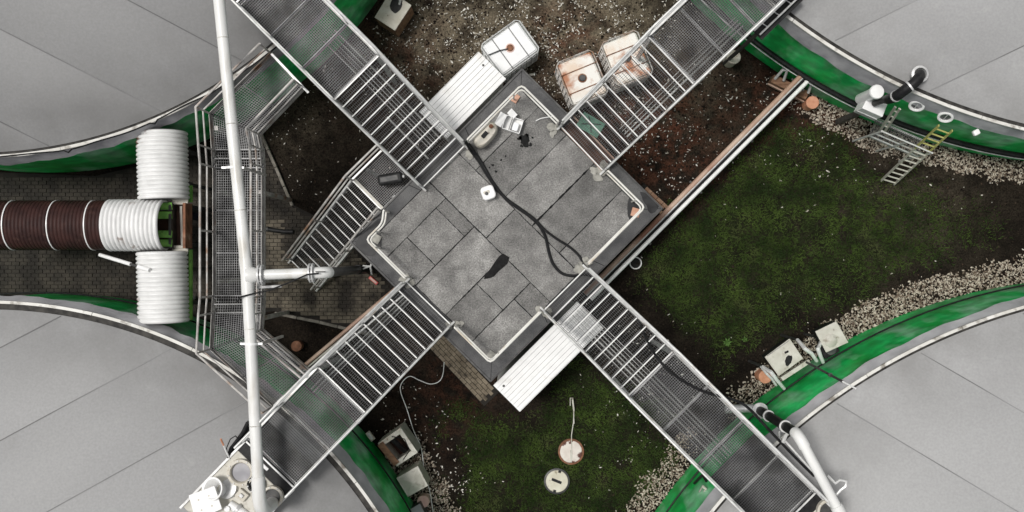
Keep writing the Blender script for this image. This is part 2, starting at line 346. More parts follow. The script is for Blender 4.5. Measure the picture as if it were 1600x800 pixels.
# ------------------------------------------------------------------ tanks
def make_tank(key, label, dome_v, seam_px, n_off, ring=1):
    cx, cy, r = TANKS[key]
    t = thing('biogas_tank', label, 'tank', (cx, cy, 0), 0, 'domed round tanks around the yard')
    N = 240
    MB().lathe([(r, -.15), (r, 3.0), (r - .10, 3.42)], N).build('wall', M_green, t, smooth=True)
    m = MB(); ph = RNG.random(6) * 6.28                                    # hanging fabric skirt with an uneven lower hem
    vs = []; rows = 6
    for k in range(rows):
        f = k / (rows - 1)
        for j in range(N * 2):
            a = math.pi * j / N
            hem = .12 * math.sin(9 * a + ph[0]) + .06 * math.sin(23 * a + ph[1]) + .03 * math.sin(51 * a + ph[2])
            z0 = 3.13 + hem * .8; z = z0 + (RIM - .03 - z0) * f
            fold = .02 * math.sin(70 * a + ph[3] + 2 * math.sin(11 * a)) + .012 * math.sin(131 * a + ph[4])
            rr = r + .06 * (1 - f) ** 1.3 + .02 + fold * math.sin(math.pi * min(1, .25 + f * .75)) - .06 * f
            vs.append((rr * math.cos(a), rr * math.sin(a), z))
    n2 = 2 * N
    m.add(vs, [(k * n2 + j, k * n2 + (j + 1) % n2, (k + 1) * n2 + (j + 1) % n2, (k + 1) * n2 + j) for k in range(rows - 1) for j in range(n2)])
    m.build('skirt', {'TR': M_skirt, 'TL': M_skirt}.get(key, M_skirtpale), t, smooth=True)
    MB().lathe([(r - .05, 3.1), (r - .05, RIM - .06), (r - .42, RIM - .06), (r - .42, 3.1)], N, closed_prof=True).build('rim_gutter', M_gap, t, smooth=True)
    # clamp strips along the rim, each a piece, where the yard can see them
    base = math.atan2(-cy, -cx); seg = 2.4 / r
    mm = MB(); k = 20; w0, w1 = r - .085, r - .02; vs = []
    for q in range(k + 1):
        a = (q / k - .5) * (seg - .012 / r)
        for rr, z in ((w0, RIM - .04), (w1, RIM - .04), (w1, RIM + .015), (w0, RIM + .03)): vs.append((rr * math.cos(a), rr * math.sin(a), z))
    fcs = [(0, 1, 2, 3), tuple(4 * k + i for i in (3, 2, 1, 0))]
    for q in range(k):
        for i in range(4): fcs.append((4 * q + i, 4 * q + 4 + i, 4 * q + 4 + (i + 1) % 4, 4 * q + (i + 1) % 4))
    mm.add(vs, fcs); cme = mm.mesh('clamp_strip', M_clamp)
    ns = int(1.35 / seg) + 1
    for i in range(-ns, ns + 1):
        inst('clamp_strip', cme, t, (0, 0, random.uniform(-.006, .006)), base + i * seg)
    # gas membrane: welded strips of foil over a low dome
    rd = r - {'BL': .22, 'TR': .18}.get(key, .15); rise = 1.55
    cap_R = (rd * rd + rise * rise) / (2 * rise)
    x0, y0, x1, y1 = seam_px
    p0, p1 = P(x0, y0, 4.1) - Vector((cx, cy, 0)), P(x1, y1, 4.1) - Vector((cx, cy, 0))
    th = math.atan2(p1.y - p0.y, p1.x - p0.x); v_seam = -p0.x * math.sin(th) + p0.y * math.cos(th)
    sw = n_off; M_dome = dome_mat('membrane_' + key, dome_v, cx, cy, r); M_sm = mat('membrane_seam_' + key, tuple(dome_v * q for q in (.45, .45, .45)), tuple(dome_v * q for q in (.92, .92, .92)), .35, .6)
    def zc(u, v): return RIM - .03 + math.sqrt(max(0, cap_R ** 2 - u * u - v * v)) - (cap_R - rise)
    k0 = math.ceil((-rd - v_seam) / sw) ; k1 = math.floor((rd - v_seam) / sw)
    cuts = [-rd * .9995] + [v_seam + k * sw for k in range(k0, k1 + 1) if abs(v_seam + k * sw) < rd * .985] + [rd * .9995]
    for va, vb in zip(cuts[:-1], cuts[1:]):
        m = MB(); nu, nv = 90, 10; vs = []
        for i in range(nv + 1):
            v = va + (vb - va) * i / nv; hu = math.sqrt(max(1e-4, rd * rd - v * v))
            for j in range(nu + 1):
                u = -hu * math.cos(math.pi * j / nu); e = min(1, (rd - math.hypot(u, v)) / .8)
                vs.append((u, v, zc(u, v) + .05 * math.sin(math.pi * i / nv) * max(0, e) + .012 * math.sin(math.atan2(v, u) * 47 + 3 * math.sin(math.atan2(v, u) * 11)) * max(0, 1 - e) * min(1, max(0, e) * 6)))
        m.add(vs, [(i * (nu + 1) + j, i * (nu + 1) + j + 1, (i + 1) * (nu + 1) + j + 1, (i + 1) * (nu + 1) + j) for i in range(nv) for j in range(nu)])
        m.build('membrane_panel', M_dome, t, rz=th, smooth=True)
    for v in cuts[1:-1]:
        m = MB(); hu = math.sqrt(rd * rd - v * v) * .995; nu = 60; vs = []
        for j in range(nu + 1):
            u = -hu * math.cos(math.pi * j / nu)
            for dv, dz in ((-.013, -.004), (-.010, .010), (.010, .010), (.013, -.004)): vs.append((u, v + dv, zc(u, v + dv) + dz))
        m.add(vs, [(j * 4 + a, j * 4 + a + 1, j * 4 + a + 5, j * 4 + a + 4) for j in range(nu) for a in range(3)])
        m.build('membrane_seam', M_sm, t, rz=th)
    if ring:                                                              # heating main strapped round the wall
        seg_a = [base + (i / 80 - .5) * 2.4 for i in range(81)]
        MB().tube([((r + .07) * math.cos(a), (r + .07) * math.sin(a), 1.15) for a in seg_a], .065 if ring == 1 else .022, 8).build('ring_pipe', M_black, t, smooth=True)
        if ring == 1: MB().tube([((r + .13) * math.cos(a), (r + .13) * math.sin(a), 1.05) for a in seg_a], .016, 6).build('ring_conduit', M_galv, t, smooth=True)
    return t
tTL = make_tank('TL', 'grey domed green tank in the upper left behind the corrugated pipes', .215, (0, 45, 260, 180), 1.85, ring=0)
tTR = make_tank('TR', 'pale grey domed green tank in the upper right with two portholes', .335, (1450, 145, 1600, 72), 1.95)
tBL = make_tank('BL', 'mid grey domed green tank in the lower left carrying the white square plate', .275, (0, 690, 270, 540), 1.85, ring=2)
tBR = make_tank('BR', 'pale grey domed green tank in the lower right with two square window boxes', .34, (1310, 630, 1590, 800), 1.95, ring=2)
# portholes in the skirt of the upper right tank
for x, y in ((1433, 165), (1478, 183)):
    cx, cy, r = TANKS['TR']; p = P(x, y, 3.2); a = math.atan2(p.y - cy, p.x - cx); rr = r + .075
    c = Vector((rr * math.cos(a), rr * math.sin(a), 3.16))
    Mx = Matrix.Translation(c) @ Matrix.Rotation(a, 4, 'Z') @ Matrix.Rotation(R(62), 4, 'Y')
    fr = MB().lathe([(.12, -.05), (.12, .04), (.15, .05), (.175, .04), (.175, -.05)], 28, Mx, True).build('porthole_frame', M_white, tTR, smooth=True)
    MB().lathe([(.12, .0), (.001, .012)], 28, Mx).build('pane', M_glass, fr)
    MB().beam(Mx @ Vector((-.115, 0, .025)), Mx @ Vector((.115, 0, .025)), .015, .01).build('wiper', M_galv, fr)
# lumpy sensor cap on the skirt
p = L(tTR, 1525, 207, 3.1)
MB().box(p, (.15, .13, .12), .5).build('sensor_cap', M_white, tTR, bevel=.03)
# black rope lashed along the upper left rim
cx, cy, r = TANKS['TL']; base = math.atan2(-cy, -cx)
pts = []
for i in range(140):
    a = base - .95 + i * .0085; w = .015 * math.sin(i * .31) + .02 * math.sin(i * .13 + 1) + (.06 if i % 23 == 0 else 0)
    pts.append(((r - .02 + w) * math.cos(a), (r - .02 + w) * math.sin(a), RIM + .03 + .02 * math.sin(i * .5)))
MB().tube(pts, .018, 6).build('lashing_rope', M_black, tTL, smooth=True)

# ------------------------------------------------------------------ paving (pavers one by one)
ROOF_Z = 2.6
BC = P(791, 352, ROOF_Z); BANG = math.atan2(272, 270); BA, BB = 2.88, 2.34
PAVE = [(-40, 268), (150, 275), (300, 240), (408, 205), (462, 322), (520, 352), (640, 470), (590, 522), (430, 486), (330, 500), (240, 490), (120, 466), (-40, 458)]
pav = bpy.data.objects.new('paving', None)
mb = MB(); poly = [tuple(P(x, y, 0).xy) for x, y in PAVE]
pav = mb.prism(poly, -.06, .028).build('paving', M_joint); tag(pav, kind='structure')
paver_me = []
for m in (M_paver, M_paverlight, M_redpaver, M_tanpaver):
    b = MB(); w, d, h, ch = .19, .09, .05, .006
    vs = [(sx * w / 2, sy * d / 2, 0) for sx, sy in ((-1, -1), (1, -1), (1, 1), (-1, 1))] + [(sx * w / 2, sy * d / 2, h - ch) for sx, sy in ((-1, -1), (1, -1), (1, 1), (-1, 1))] + \
         [(sx * (w / 2 - ch), sy * (d / 2 - ch), h) for sx, sy in ((-1, -1), (1, -1), (1, 1), (-1, 1))]
    fc = [(8, 9, 10, 11)] + [(i, (i + 1) % 4, 4 + (i + 1) % 4, 4 + i) for i in range(4)] + [(4 + i, 4 + (i + 1) % 4, 8 + (i + 1) % 4, 8 + i) for i in range(4)]
    b.add(vs, fc); paver_me.append(b.mesh('paver', m)); PV, PF = vs, fc
rest = MB(); count = 0; cand = []
rows = np.arange(-8.0 / 2, 4.0, .1)
for ri, yy in enumerate(np.arange(-2.2, 3.6, .1)):
    for xx in np.arange(-14.5, -2.4, .2):
        X = xx + (.1 if ri % 2 else 0); Y = yy
        x, y = pix(X, Y)
        if polydist(np.array([x]), np.array([y]), PAVE)[0] < 5: continue
        if any(math.hypot(X - c[0], Y - c[1]) < c[2] - .1 for c in TANKS.values()): continue
        cand.append((X, Y, x, y))
vis = lambda x, y: (412 < x < 600 and (215 < y < 330 or 400 < y < 520) or 412 < x < 445 and y < 520)
for X, Y, x, y in cand:
    z = random.uniform(-.004, .008); rz = random.uniform(-.03, .03); lt = 1 if (x > 405) else 0
    if count < 262 and vis(x, y):
        o = inst('paver', paver_me[lt], pav, (X, Y, z), rz); o.rotation_euler = (random.uniform(-.03, .03), random.uniform(-.03, .03), rz); count += 1
    else:
        ca, sa = math.cos(rz), math.sin(rz)
        rest.add([(X + a * ca - b * sa, Y + a * sa + b * ca, c + z) for a, b, c in PV], PF)
o = rest.build('paver_field', M_paver, pav); tag(o, kind='stuff')
# kerb stones along the paving edge
def kerb_line(pts):
    for (x0, y0), (x1, y1) in zip(pts[:-1], pts[1:]):
        a, b = P(x0, y0), P(x1, y1); n = max(1, round((b - a).length / .5)); d = (b - a) / n
        for i in range(n):
            mbk = MB().beam(a + d * i + d * .01, a + d * (i + .985), .075, .16); mbk.build('kerb_stone', M_kerb, pav, loc=(0, 0, .03 + random.uniform(-.01, .01)), bevel=.008)
kerb_line([(408, 208), (432, 262), (458, 322)])
kerb_line([(430, 489), (500, 503), (585, 524)])
# paver strips round the plinth of the building
def strip(root_pts, rowsn, m_i, nrm_sign):
    (x0, y0), (x1, y1) = root_pts; a, b = P(x0, y0), P(x1, y1); d = (b - a); Ln = d.length; d.normalize(); nn = Vector((-d.y, d.x, 0)) * nrm_sign
    base = MB().beam(a + nn * (rowsn * .05) + Vector((0, 0, -.0)), b + nn * (rowsn * .05), rowsn * .1 + .02, .05).build('paver_bed', M_joint, pav)
    for k in range(rowsn):
        n = int(Ln / .2)
        for i in range(n):
            p = a + d * (.1 + i * .2 + (.09 if k % 2 else 0)) + nn * (.05 + k * .1)
            if (p - a).dot(d) > Ln - .08: continue
            inst('paver', paver_me[m_i], pav, (p.x, p.y, -.008 + random.uniform(-.003, .006)), math.atan2(d.y, d.x) + random.uniform(-.02, .02))
strip([(668, 540), (757, 634)], 5, 3, 1)
strip([(1046, 324), (1006, 287)], 3, 2, 1)

# ------------------------------------------------------------------ technical building
bld = thing('technical_building', 'flat grey bitumen-roofed building at the centre where the four stairs meet', 'building', (BC.x, BC.y, 0), BANG)
for sx in (-1, 1):
    MB().box((sx * (BA - .25), 0, 1.15), (.2, 2 * BB - .32, 2.34)).build('wall', M_render, bld)
    MB().box((0, sx * (BB - .25), 1.15), (2 * BA - .72, .18, 2.336)).build('wall', M_render, bld)
MB().box((0, 0, 2.44), (2 * BA, 2 * BB, .3)).build('roof_slab', M_bitslab, bld, bevel=.02)
IU, IY = 2.5, 2.0
sheets = []
ys = [-2.0, -1.34, -.44, .49, 1.42, 2.0]
for a, b in zip(ys[:-1], ys[1:]): sheets.append((.41, IU, a, b))
sheets += [(-.55, .41, -2.0, .12), (-.55, .41, .12, 2.0)]
ys = [-2.0, -1.35, -.47, .51, 1.45, 2.0]
sheets += [(-IU, -1.1, -2.0, -1.35), (-1.1, -.55, -2.0, -1.35), (-1.46, -.55, -1.35, -.47), (-IU, -1.46, -1.35, -.47), (-IU, -.55, -.47, .51),
           (-.87, -.55, .51, 1.45), (-1.84, -.87, .51, 1.45), (-IU, -1.84, .51, 1.45), (-IU, -.55, 1.45, 2.0)]
for i, (a, b, c, d) in enumerate(sheets):
    g = .011; n = 14; pts = []
    a += random.uniform(-.005, .005); c += random.uniform(-.005, .005)
    for (xa, ya), (xb, yb) in (((a + g, c + g), (b - g, c + g)), ((b - g, c + g), (b - g, d - g)), ((b - g, d - g), (a + g, d - g)), ((a + g, d - g), (a + g, c + g))):
        for k in range(n):
            f = k / n; j = random.uniform(-.006, .006) if k else 0
            pts.append((xa + (xb - xa) * f + (j if xa == xb else 0), ya + (yb - ya) * f + (j if ya == yb else 0)))
    MB().prism(pts, 2.588, 2.600 + random.uniform(0, .006)).build('roof_sheet', M_roof[(i * 7 + i // 3) % 3], bld)
o_, i_ = (BA - .005, BB - .005), (IU + .008, IY + .008)
for k, (q, e) in enumerate(((((-1, -1), (1, -1)), 3), (((1, -1), (1, 1)), 2), (((1, 1), (-1, 1)), 3), (((-1, 1), (-1, -1)), 2))):
    A, B = q
    for s in range(e):
        f0, f1 = s / e + .0015, (s + 1) / e - .0015
        lerp = lambda r, f: (r[0] * (A[0] + (B[0] - A[0]) * f), r[1] * (A[1] + (B[1] - A[1]) * f))
        poly = [lerp(o_, f0), lerp(o_, f1), lerp(i_, f1), lerp(i_, f0)]
        MB().prism(poly, 2.585, 2.612 + .002 * s).build('edge_flashing', M_flash, bld)
    ax, ay, bx, by = A[0] * (BA - .03), A[1] * (BB - .03), B[0] * (BA - .03), B[1] * (BB - .03)
    ins = .02
    MB().beam((ax, ay, 2.63), (bx, by, 2.63), .035 + .002 * k, .035 + .003 * k).build('roof_edge_trim', M_darksteel, bld)
def splat(cx, cy, rad, z, ex=1.0, rz=0.0, n=26, rough=.35):
    ph = [random.uniform(0, 6.28) for _ in range(4)]; pts = []
    for j in range(n):
        a = 2 * math.pi * j / n
        rr = rad * (1 + rough * (.5 * math.sin(2 * a + ph[0]) + .4 * math.sin(3 * a + ph[1]) + .35 * math.sin(5 * a + ph[2]) + .25 * math.sin(8 * a + ph[3])))
        x, y = rr * ex * math.cos(a), rr * math.sin(a)
        pts.append((cx + x * math.cos(rz) - y * math.sin(rz), cy + x * math.sin(rz) + y * math.cos(rz)))
    return MB().prism(pts, z - .012, z)
TZ = 2.6095
def on_roof(x, y): return L(bld, x, y, 2.61)
for x, y, rr in ((820, 219, .13), (812, 216, .05), (829, 226, .04), (824, 211, .035), (815, 228, .035), (832, 215, .025), (770, 258, .03), (783, 250, .025), (765, 262, .02), (775, 268, .03), (790, 244, .02)):
    p = on_roof(x, y); splat(p.x, p.y, rr, TZ + .0005).build('tar_stain', M_tar, bld)
p = on_roof(775, 415)
pts = [on_roof(*q) for q in ((786, 396), (796, 402), (793, 412), (785, 419), (778, 425), (772, 432), (764, 435), (756, 436), (758, 430), (766, 420), (774, 408), (780, 400))]
MB().prism([(q.x, q.y) for q in pts], 2.59, 2.6125).build('tar_patch', M_tar, bld)
def ragged(pts_px, z, name, m):
    q = [on_roof(*p) for p in pts_px]; out = []
    for i in range(len(q)):
        p0, p1, p2, p3 = q[i - 1], q[i], q[(i + 1) % len(q)], q[(i + 2) % len(q)]
        for k in range(5):
            u = k / 5; v = .5 * ((2 * p1) + (p2 - p0) * u + (2 * p0 - 5 * p1 + 4 * p2 - p3) * u * u + (3 * p1 - p0 - 3 * p2 + p3) * u ** 3)
            out.append((v.x + random.uniform(-.012, .012), v.y + random.uniform(-.012, .012)))
    MB().prism(out, z - .01, z).build(name, m, bld)
ragged([(556, 380), (572, 360), (590, 342), (599, 346), (594, 360), (597, 378), (590, 394), (574, 400)], 2.6185, 'wet_patch', M_wet)
ragged([(984, 308), (992, 318), (1004, 326), (994, 340), (984, 344), (980, 326)], 2.6165, 'wet_patch', M_wet)
ragged([(1000, 300), (1014, 306), (1029, 322), (1018, 334), (1010, 322)], 2.6190, 'wet_patch', M_wet)
for (xa, ya, xb, yb, w_) in ((.41, -.44, 2.3, -.44, .022), (.41, -1.34, 2.1, -1.34, .014), (-2.3, -.47, -.55, -.47, .016), (-.55, -1.2, -.55, -.2, .013), (-2.3, .51, -.6, .51, .012), (-2.0, -1.35, -.6, -1.35, .014)):
    pa, pb_ = Vector((xa, ya, 2.6105)), Vector((xb, yb, 2.6105)); n_ = 24; nn = Vector((-(pb_ - pa).y, (pb_ - pa).x, 0)).normalized(); ptsA = []; ptsB = []
    for i in range(n_ + 1):
        q = pa.lerp(pb_, i / n_); hw = w_ * (.35 + random.random() * .9) * (1 if 0 < i < n_ else .2)
        ptsA.append((q + nn * hw).xy); ptsB.append((q - nn * hw).xy)
    MB().prism([tuple(v) for v in ptsA + ptsB[::-1]], 2.60, 2.6105 + random.uniform(0, .001)).build('tar_joint', M_tar, bld)
# railing on the roof
def rail_run(root, pts, h, m, r=.024, name='roof_railing', posts=None, plates=None, toe=False):
    """pts: floor points (local). Parts: handrail, knee_rail, posts."""
    up = Vector((0, 0, 1)); pts = [Vector(p) for p in pts]
    MB().tube([p + up * h for p in pts], r, 8).build('handrail', m, root, smooth=True)
    MB().tube([p + up * (h * .52) for p in pts], r * .85, 8).build('knee_rail', m, root, smooth=True)
    if toe:
        for a, b in zip(pts[:-1], pts[1:]): MB().beam(a + up * .06, b + up * .06, .008, .12).build('toe_board', m, root)
    for p in (posts if posts is not None else pts):
        p = Vector(p); MB().tube([p, p + up * (h - .01)], r * .9, 8).build('post', m, root, smooth=True)
        if plates: MB().box((p.x, p.y, p.z + .011), (.13, .13, .012)).build('base_plate', plates, root)
M_roofrail = mat('pale_roof_rail', (.70, .68, .62), (.82, .81, .77), 3, .4, c3=(.55, .47, .36), s3=2.0, lo3=.55, hi3=.7)
rz0 = 2.615; u0, u1, y0_, y1_ = -2.46, 2.46, -1.95, 1.95
for pts in ([(.74, y1_), (u1, y1_), (u1, .79)], [(u1, -.79), (u1, y0_), (.68, y0_)], [(-.86, y0_), (u0, y0_), (u0, -.82)], [(u0, .76), (u0, 1.98), (-1.95, 1.98), (-1.72, 2.16)]):
    q = [Vector((a, b, rz0)) for a, b in pts]; q2 = []
    for i, p in enumerate(q):                                      # rounded corners
        if 0 < i < len(q) - 1:
            da, db = (q[i - 1] - p).normalized(), (q[i + 1] - p).normalized(); q2 += [p + da * .09, p + (da + db) * .026, p + db * .09]
        else: q2.append(p)
    rail_run(bld, q2, 1.0, M_roofrail, r=.023, posts=[q[0], q[-1]] + [(q[i] + (q[i - 1] - q[i]).normalized() * .25) for i in range(1, len(q) - 1)])
for x, y, rz in ((804, 153, .2), (993, 332, .5), (588, 373, .3), (768, 556, .2)):
    p = on_roof(x, y); MB().box((p.x, p.y, 2.63), (.2, .2, .045), rz).build('post_footing', M_brickcap if x > 790 else M_mortar, bld, bevel=.008)
for x, y in ((868, 203), (940, 262), (640, 438), (709, 509), (850, 484), (916, 412), (735, 240), (905, 416), (932, 270)):
    p = on_roof(x, y)
    mb = MB(); 
    for k in range(3):
        c = p + Vector((random.uniform(-.1, .1), random.uniform(-.1, .1), 0)); rr = random.uniform(.06, .11)
        sub = splat(c.x, c.y, rr, 2.618 + .02 * (k + 1) + x * 1e-5, 1.3, random.random() * 3, 14, .3); mb.add(sub.v, sub.f)
    mb.build('mortar_pad', M_mortar, bld, bevel=.006)

# ------------------------------------------------------------------ steel stairs and platforms
def grating(w, l, pitch=.042, cross=.05, t=.006, h=.03, frame=.012, hx=.022):
    m = MB(); n = max(2, int(w / pitch)); 
    for i in range(1, n): m.box((-w / 2 + w * i / n, 0, -h / 2), (t, l, h), bottom=False)
    k = max(2, int(l / cross))
    for i in range(1, k): m.box((0, -l / 2 + l * i / k, -hx / 2 - .002), (w, t * .8, hx), bottom=False)
    for s in (-1, 1):
        m.box((s * (w / 2), 0, -h / 2 + .001), (frame, l + frame, h + .004)); m.box((0, s * (l / 2), -h / 2 + .002), (w - frame, frame, h + .006))
    return m
def make_stair(label, base, az, nt, run, rise, width, plat, top_len_rail=(None, None), group=None, conduits=(), legs=True, m_rail=None, gapL=None, z_plat_drop=0, first_plate=False, nosing=.026, name='steel_stair', tray=0):  # tray: length of the added shade sheet
    m_rail = m_rail or M_rail
    t = thing(name, label, 'stairs', base, az - math.pi / 2, group)
    z1 = nt * rise; y1 = nt * run; wi = width - .08
    tread = grating(wi, run * .96, .045, .075, t=.005).mesh('tread', M_grate)
    nose = MB().box((0, 0, -.012), (wi + .01, nosing, .03)).mesh('nosing', M_nosing)
    for i in range(nt):
        o = inst('tread', tread, t, (0, run * (i + .5), rise * (i + .75)))
        inst('nosing', nose, o, (0, -run * .48, .012))
    nose_t = MB().box((0, y1 - .02, z1 + .0), (wi + .01, .03, .03)).build('nosing', M_rail, t)
    for s in (-1, 1):
        MB().beam((s * width / 2, -.05, rise * .2), (s * width / 2, y1, z1 - .06), .045, .20).build('stringer', M_rail, t)
        if plat: MB().beam((s * (width / 2 + .001), y1 - .02, z1 - .075), (s * (width / 2 + .001), y1 + plat, z1 - .075), .05, .16).build('side_beam', M_rail, t)
    if plat:
        np_ = max(1, round(plat / 1.0)); pl = plat / np_
        gm = grating(wi, pl - .012, .043, .048, t=.0085, h=.045, hx=.04).mesh('grating_panel', M_mesh)
        for i in range(np_): inst('grating_panel', gm, t, (0, y1 + pl * (i + .5), z1))
        for i in range(np_ + 1): MB().box((0, y1 + min(plat - .03, max(.03, pl * i)), z1 - .10), (wi, .05, .1)).build('cross_beam', M_galv, t)
    if tray: MB().box((0, y1 + plat - tray / 2 - .03, z1 - .20), (wi, tray, .03)).build('shade_sheet', M_shade, t)  # dark sheet added to stand in for shade below the mesh end
    h = 1.02
    for s, tl in ((-1, top_len_rail[0]), (1, top_len_rail[1])):
        e = plat if tl is None else tl
        x = s * (width / 2 + .0)
        top = [(x, 0, h + rise * .6), (x, y1, z1 + h)] + ([(x, y1 + e, z1 + h)] if e > .05 else [])
        MB().tube(top, .026, 10).build('handrail', m_rail, t, smooth=True)
        MB().tube([(p[0], p[1], p[2] - h * .47) for p in top], .02, 8).build('knee_rail', m_rail, t, smooth=True)
        posts = [(x, .04, rise * .4), (x, y1 * .5, z1 * .5), (x, y1 - .02, z1 - .1)]
        if e > .05:
            k = max(1, round(e / 1.1)); posts += [(x, y1 + e * (i + 1) / k - .02, z1 - .1) for i in range(k)]
        for p in posts:
            zt = (rise * .6 + (z1 - rise * .6) * min(1, p[1] / y1)) + h
            MB().tube([p, (p[0], p[1], zt - .01)], .022, 8).build('post', m_rail, t, smooth=True)
        if e > .3: MB().box((x - s * .035, y1 + e / 2, z1 + .06), (.006, e - .04, .12)).build('toe_board', m_rail, t)
    for cx_, d, zz, rr, ya, yb in conduits:
        MB().tube([(cx_, ya, rise * .2 + zz + z1 * min(1, ya / y1)), (cx_, y1, z1 + zz), (cx_, max(y1 + .05, yb), z1 + zz)] if yb > y1 else
                  [(cx_, ya, rise * .2 + zz + z1 * ya / y1), (cx_, yb, zz + z1 * yb / y1)], rr, 6).build('conduit', d, t, smooth=True)
    if legs and plat:
        zb = -base[2] 
        for s in (-1, 1):
            MB().box((s * width / 2, y1 + .25, (z1 - .16 + zb) / 2), (.09, .09, z1 - .16 - zb)).build('support_leg', M_galv, t)
    return t
def bl(u, y, z=ROOF_Z): p = Matrix.Rotation(BANG, 4, 'Z') @ Vector((u, y, 0)); return (BC.x + p.x, BC.y + p.y, z + .02)
GRP = 'steel stairs climbing from the roof to the tanks'
wcon = lambda xs, ya, yb, z=-.22: [(x, M_rail, z - .03 * (i % 2), .010 if i else .02, ya, yb) for i, x in enumerate(xs)]
NT, RUN, RISE = 10, .25, .19
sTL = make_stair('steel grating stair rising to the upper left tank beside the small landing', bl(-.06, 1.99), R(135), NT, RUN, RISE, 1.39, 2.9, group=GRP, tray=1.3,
                 conduits=wcon((.40, .30, .22, .14, .06), .5, 3.6) + [(-.12, M_rail, -.3, .022, .4, 1.6)])
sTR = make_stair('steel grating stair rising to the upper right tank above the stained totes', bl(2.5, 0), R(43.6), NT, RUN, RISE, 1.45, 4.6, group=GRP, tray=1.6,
                 conduits=wcon((.52, .44, .36, .28), .9, 4.2))
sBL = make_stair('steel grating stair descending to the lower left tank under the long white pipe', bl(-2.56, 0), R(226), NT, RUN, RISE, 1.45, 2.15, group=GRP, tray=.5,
                 conduits=wcon((.42, .50, .34), .3, 3.0))
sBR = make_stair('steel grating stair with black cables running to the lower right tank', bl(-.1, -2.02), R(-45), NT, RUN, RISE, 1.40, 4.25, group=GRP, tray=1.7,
                 conduits=wcon((.30, .22, .14, .06, -.02, .40), .5, 5.0))
# rusty plate closing the foot of the upper right stair
MB().box((0, .19, .03), (1.32, .36, .03)).build('foot_plate', M_rustplate, sTR)
for s in (0.0, .385): MB().box((0, s, .12), (1.36, .03, .04)).build('foot_bar', M_copper, sTR)
# side stair down to the paving, with its landing
pb = P(470, 428, .1)
sDN = make_stair('narrow steel stair going down from the roof to the paving under the branch pipe', (-5.36, -.47, 0.03), R(44.5), 12, .228, .2, 1.02, 1.05, group='steel stairs down to the yard', legs=False, m_rail=M_oldrail, nosing=.024, top_len_rail=(1.0, .05))
MB().tube([(-.51, 12 * .228 + 1.03, 2.42), (-.51, 12 * .228 + 1.03, 3.40), (.45, 12 * .228 + 1.03, 3.40), (.45, 12 * .228 + 1.03, 2.42)], .026, 8).build('landing_rail', M_rail, sDN, smooth=True)
MB().box((0, 12 * .228 + .03, 2.415), (.98, .06, .035)).build('landing_edge', M_cream, sDN)
for s in (-1, 1): MB().box((s * .46, 12 * .228 + .4, 1.14), (.08, .08, 2.2)).build('support_leg', M_galv, sDN)

# ------------------------------------------------------------------ gangway past the left tanks
gz, ge = 3.4, 3.8
gw = thing('gangway', 'cranked grating gangway with weathered rails running between the two left stairs', 'gangway', P(366, 350, 0))
def gpanel(quad_px, z, steps, mname='grating_panel'):
    """grating panel between four pixel corners a,b (one end) and d,c (other end)"""
    a, b, c, d = [L(gw, x, y, z) for x, y in quad_px]; m = MB(); n = int(((a - b).length) / .05); k = max(2, int((a - d).length / .055))
    for i in range(n + 1):
        f = i / n; p, q = a.lerp(b, f), d.lerp(c, f); e = .02 if i in (0, n) else .008
        m.beam(p - Vector((0, 0, .015)), q - Vector((0, 0, .015)), e, .03)
    for i in range(k + 1):
        f = i / k; p, q = a.lerp(d, f), b.lerp(c, f); e = .022 if i in (0, k) else .007
        m.beam(p - Vector((0, 0, .014 if e < .01 else .013)), q - Vector((0, 0, .014 if e < .01 else .013)), e, .022 if e < .01 else .034)
    m.build(mname, M_mesh, gw)
def split(q, n, z):
    a, b, c, d = [Vector(v) for v in q]
    for i in range(n):
        f, g = i / n + .002, (i + 1) / n - .002
        gpanel([a.lerp(d, f), b.lerp(c, f), b.lerp(c, g), a.lerp(d, g)], z, 0)
GL = [(424, 84), (329, 178), (333, 234), (335, 262), (335, 462), (333, 489), (330, 545), (428, 634)]      # left floor edge
GR = [(474, 137), (404, 210), (409, 234), (411, 262), (411, 462), (410, 488), (408, 515), (486, 582)]
zs = [ge, ge, ge, gz, gz, ge, ge, ge]
for i, n in ((0, 2), (1, 1), (3, 3), (5, 1), (6, 2)):
    split([GL[i], GR[i], GR[i + 1], GL[i + 1]], n, zs[i])
for i, za, zb_ in ((2, ge, gz), (4, gz, ge)):                                # two steps at each change of level
    a, b, c, d = Vector(GL[i]), Vector(GR[i]), Vector(GR[i + 1]), Vector(GL[i + 1])
    for k in range(2):
        zk = za + (zb_ - za) * (k + 1) / 3; f, g = k / 2, (k + 1) / 2
        gpanel([a.lerp(d, f), b.lerp(c, f), b.lerp(c, g), a.lerp(d, g)], zk, 0, 'tread')
        e = f if za > zb_ else g
        p, q = a.lerp(d, e), b.lerp(c, e); MB().beam(L(gw, p.x, p.y, zk + .012), L(gw, q.x, q.y, zk + .012), .03, .03).build('nosing', M_rail, gw)
for E, s in ((GL, -1), (GR, 1)):
    fl = [L(gw, x, y, z) for (x, y), z in zip(E, zs)]; up = Vector((0, 0, 1))
    MB().tube([p + up * 1.05 for p in fl], .026, 8).build('handrail', M_oldrail, gw, smooth=True)
    MB().tube([p + up * .55 for p in fl], .02, 8).build('knee_rail', M_oldrail, gw, smooth=True)
    for a, b in zip(fl[:-1], fl[1:]):
        MB().beam(a - up * .07, b - up * .07, .05, .14).build('side_beam', M_oldrail, gw)
        MB().beam(a + up * .075, b + up * .075, .006, .12).build('toe_board', M_oldrail, gw)
        n = max(1, round((b - a).length / 1.3))
        for i in range(n): 
            p = a.lerp(b, i / n); MB().tube([p - up * .12, p + up * 1.04], .022, 8).build('post', M_oldrail, gw, smooth=True)
    p = fl[-1]; MB().tube([p - up * .12, p + up * 1.04], .022, 8).build('post', M_oldrail, gw, smooth=True)
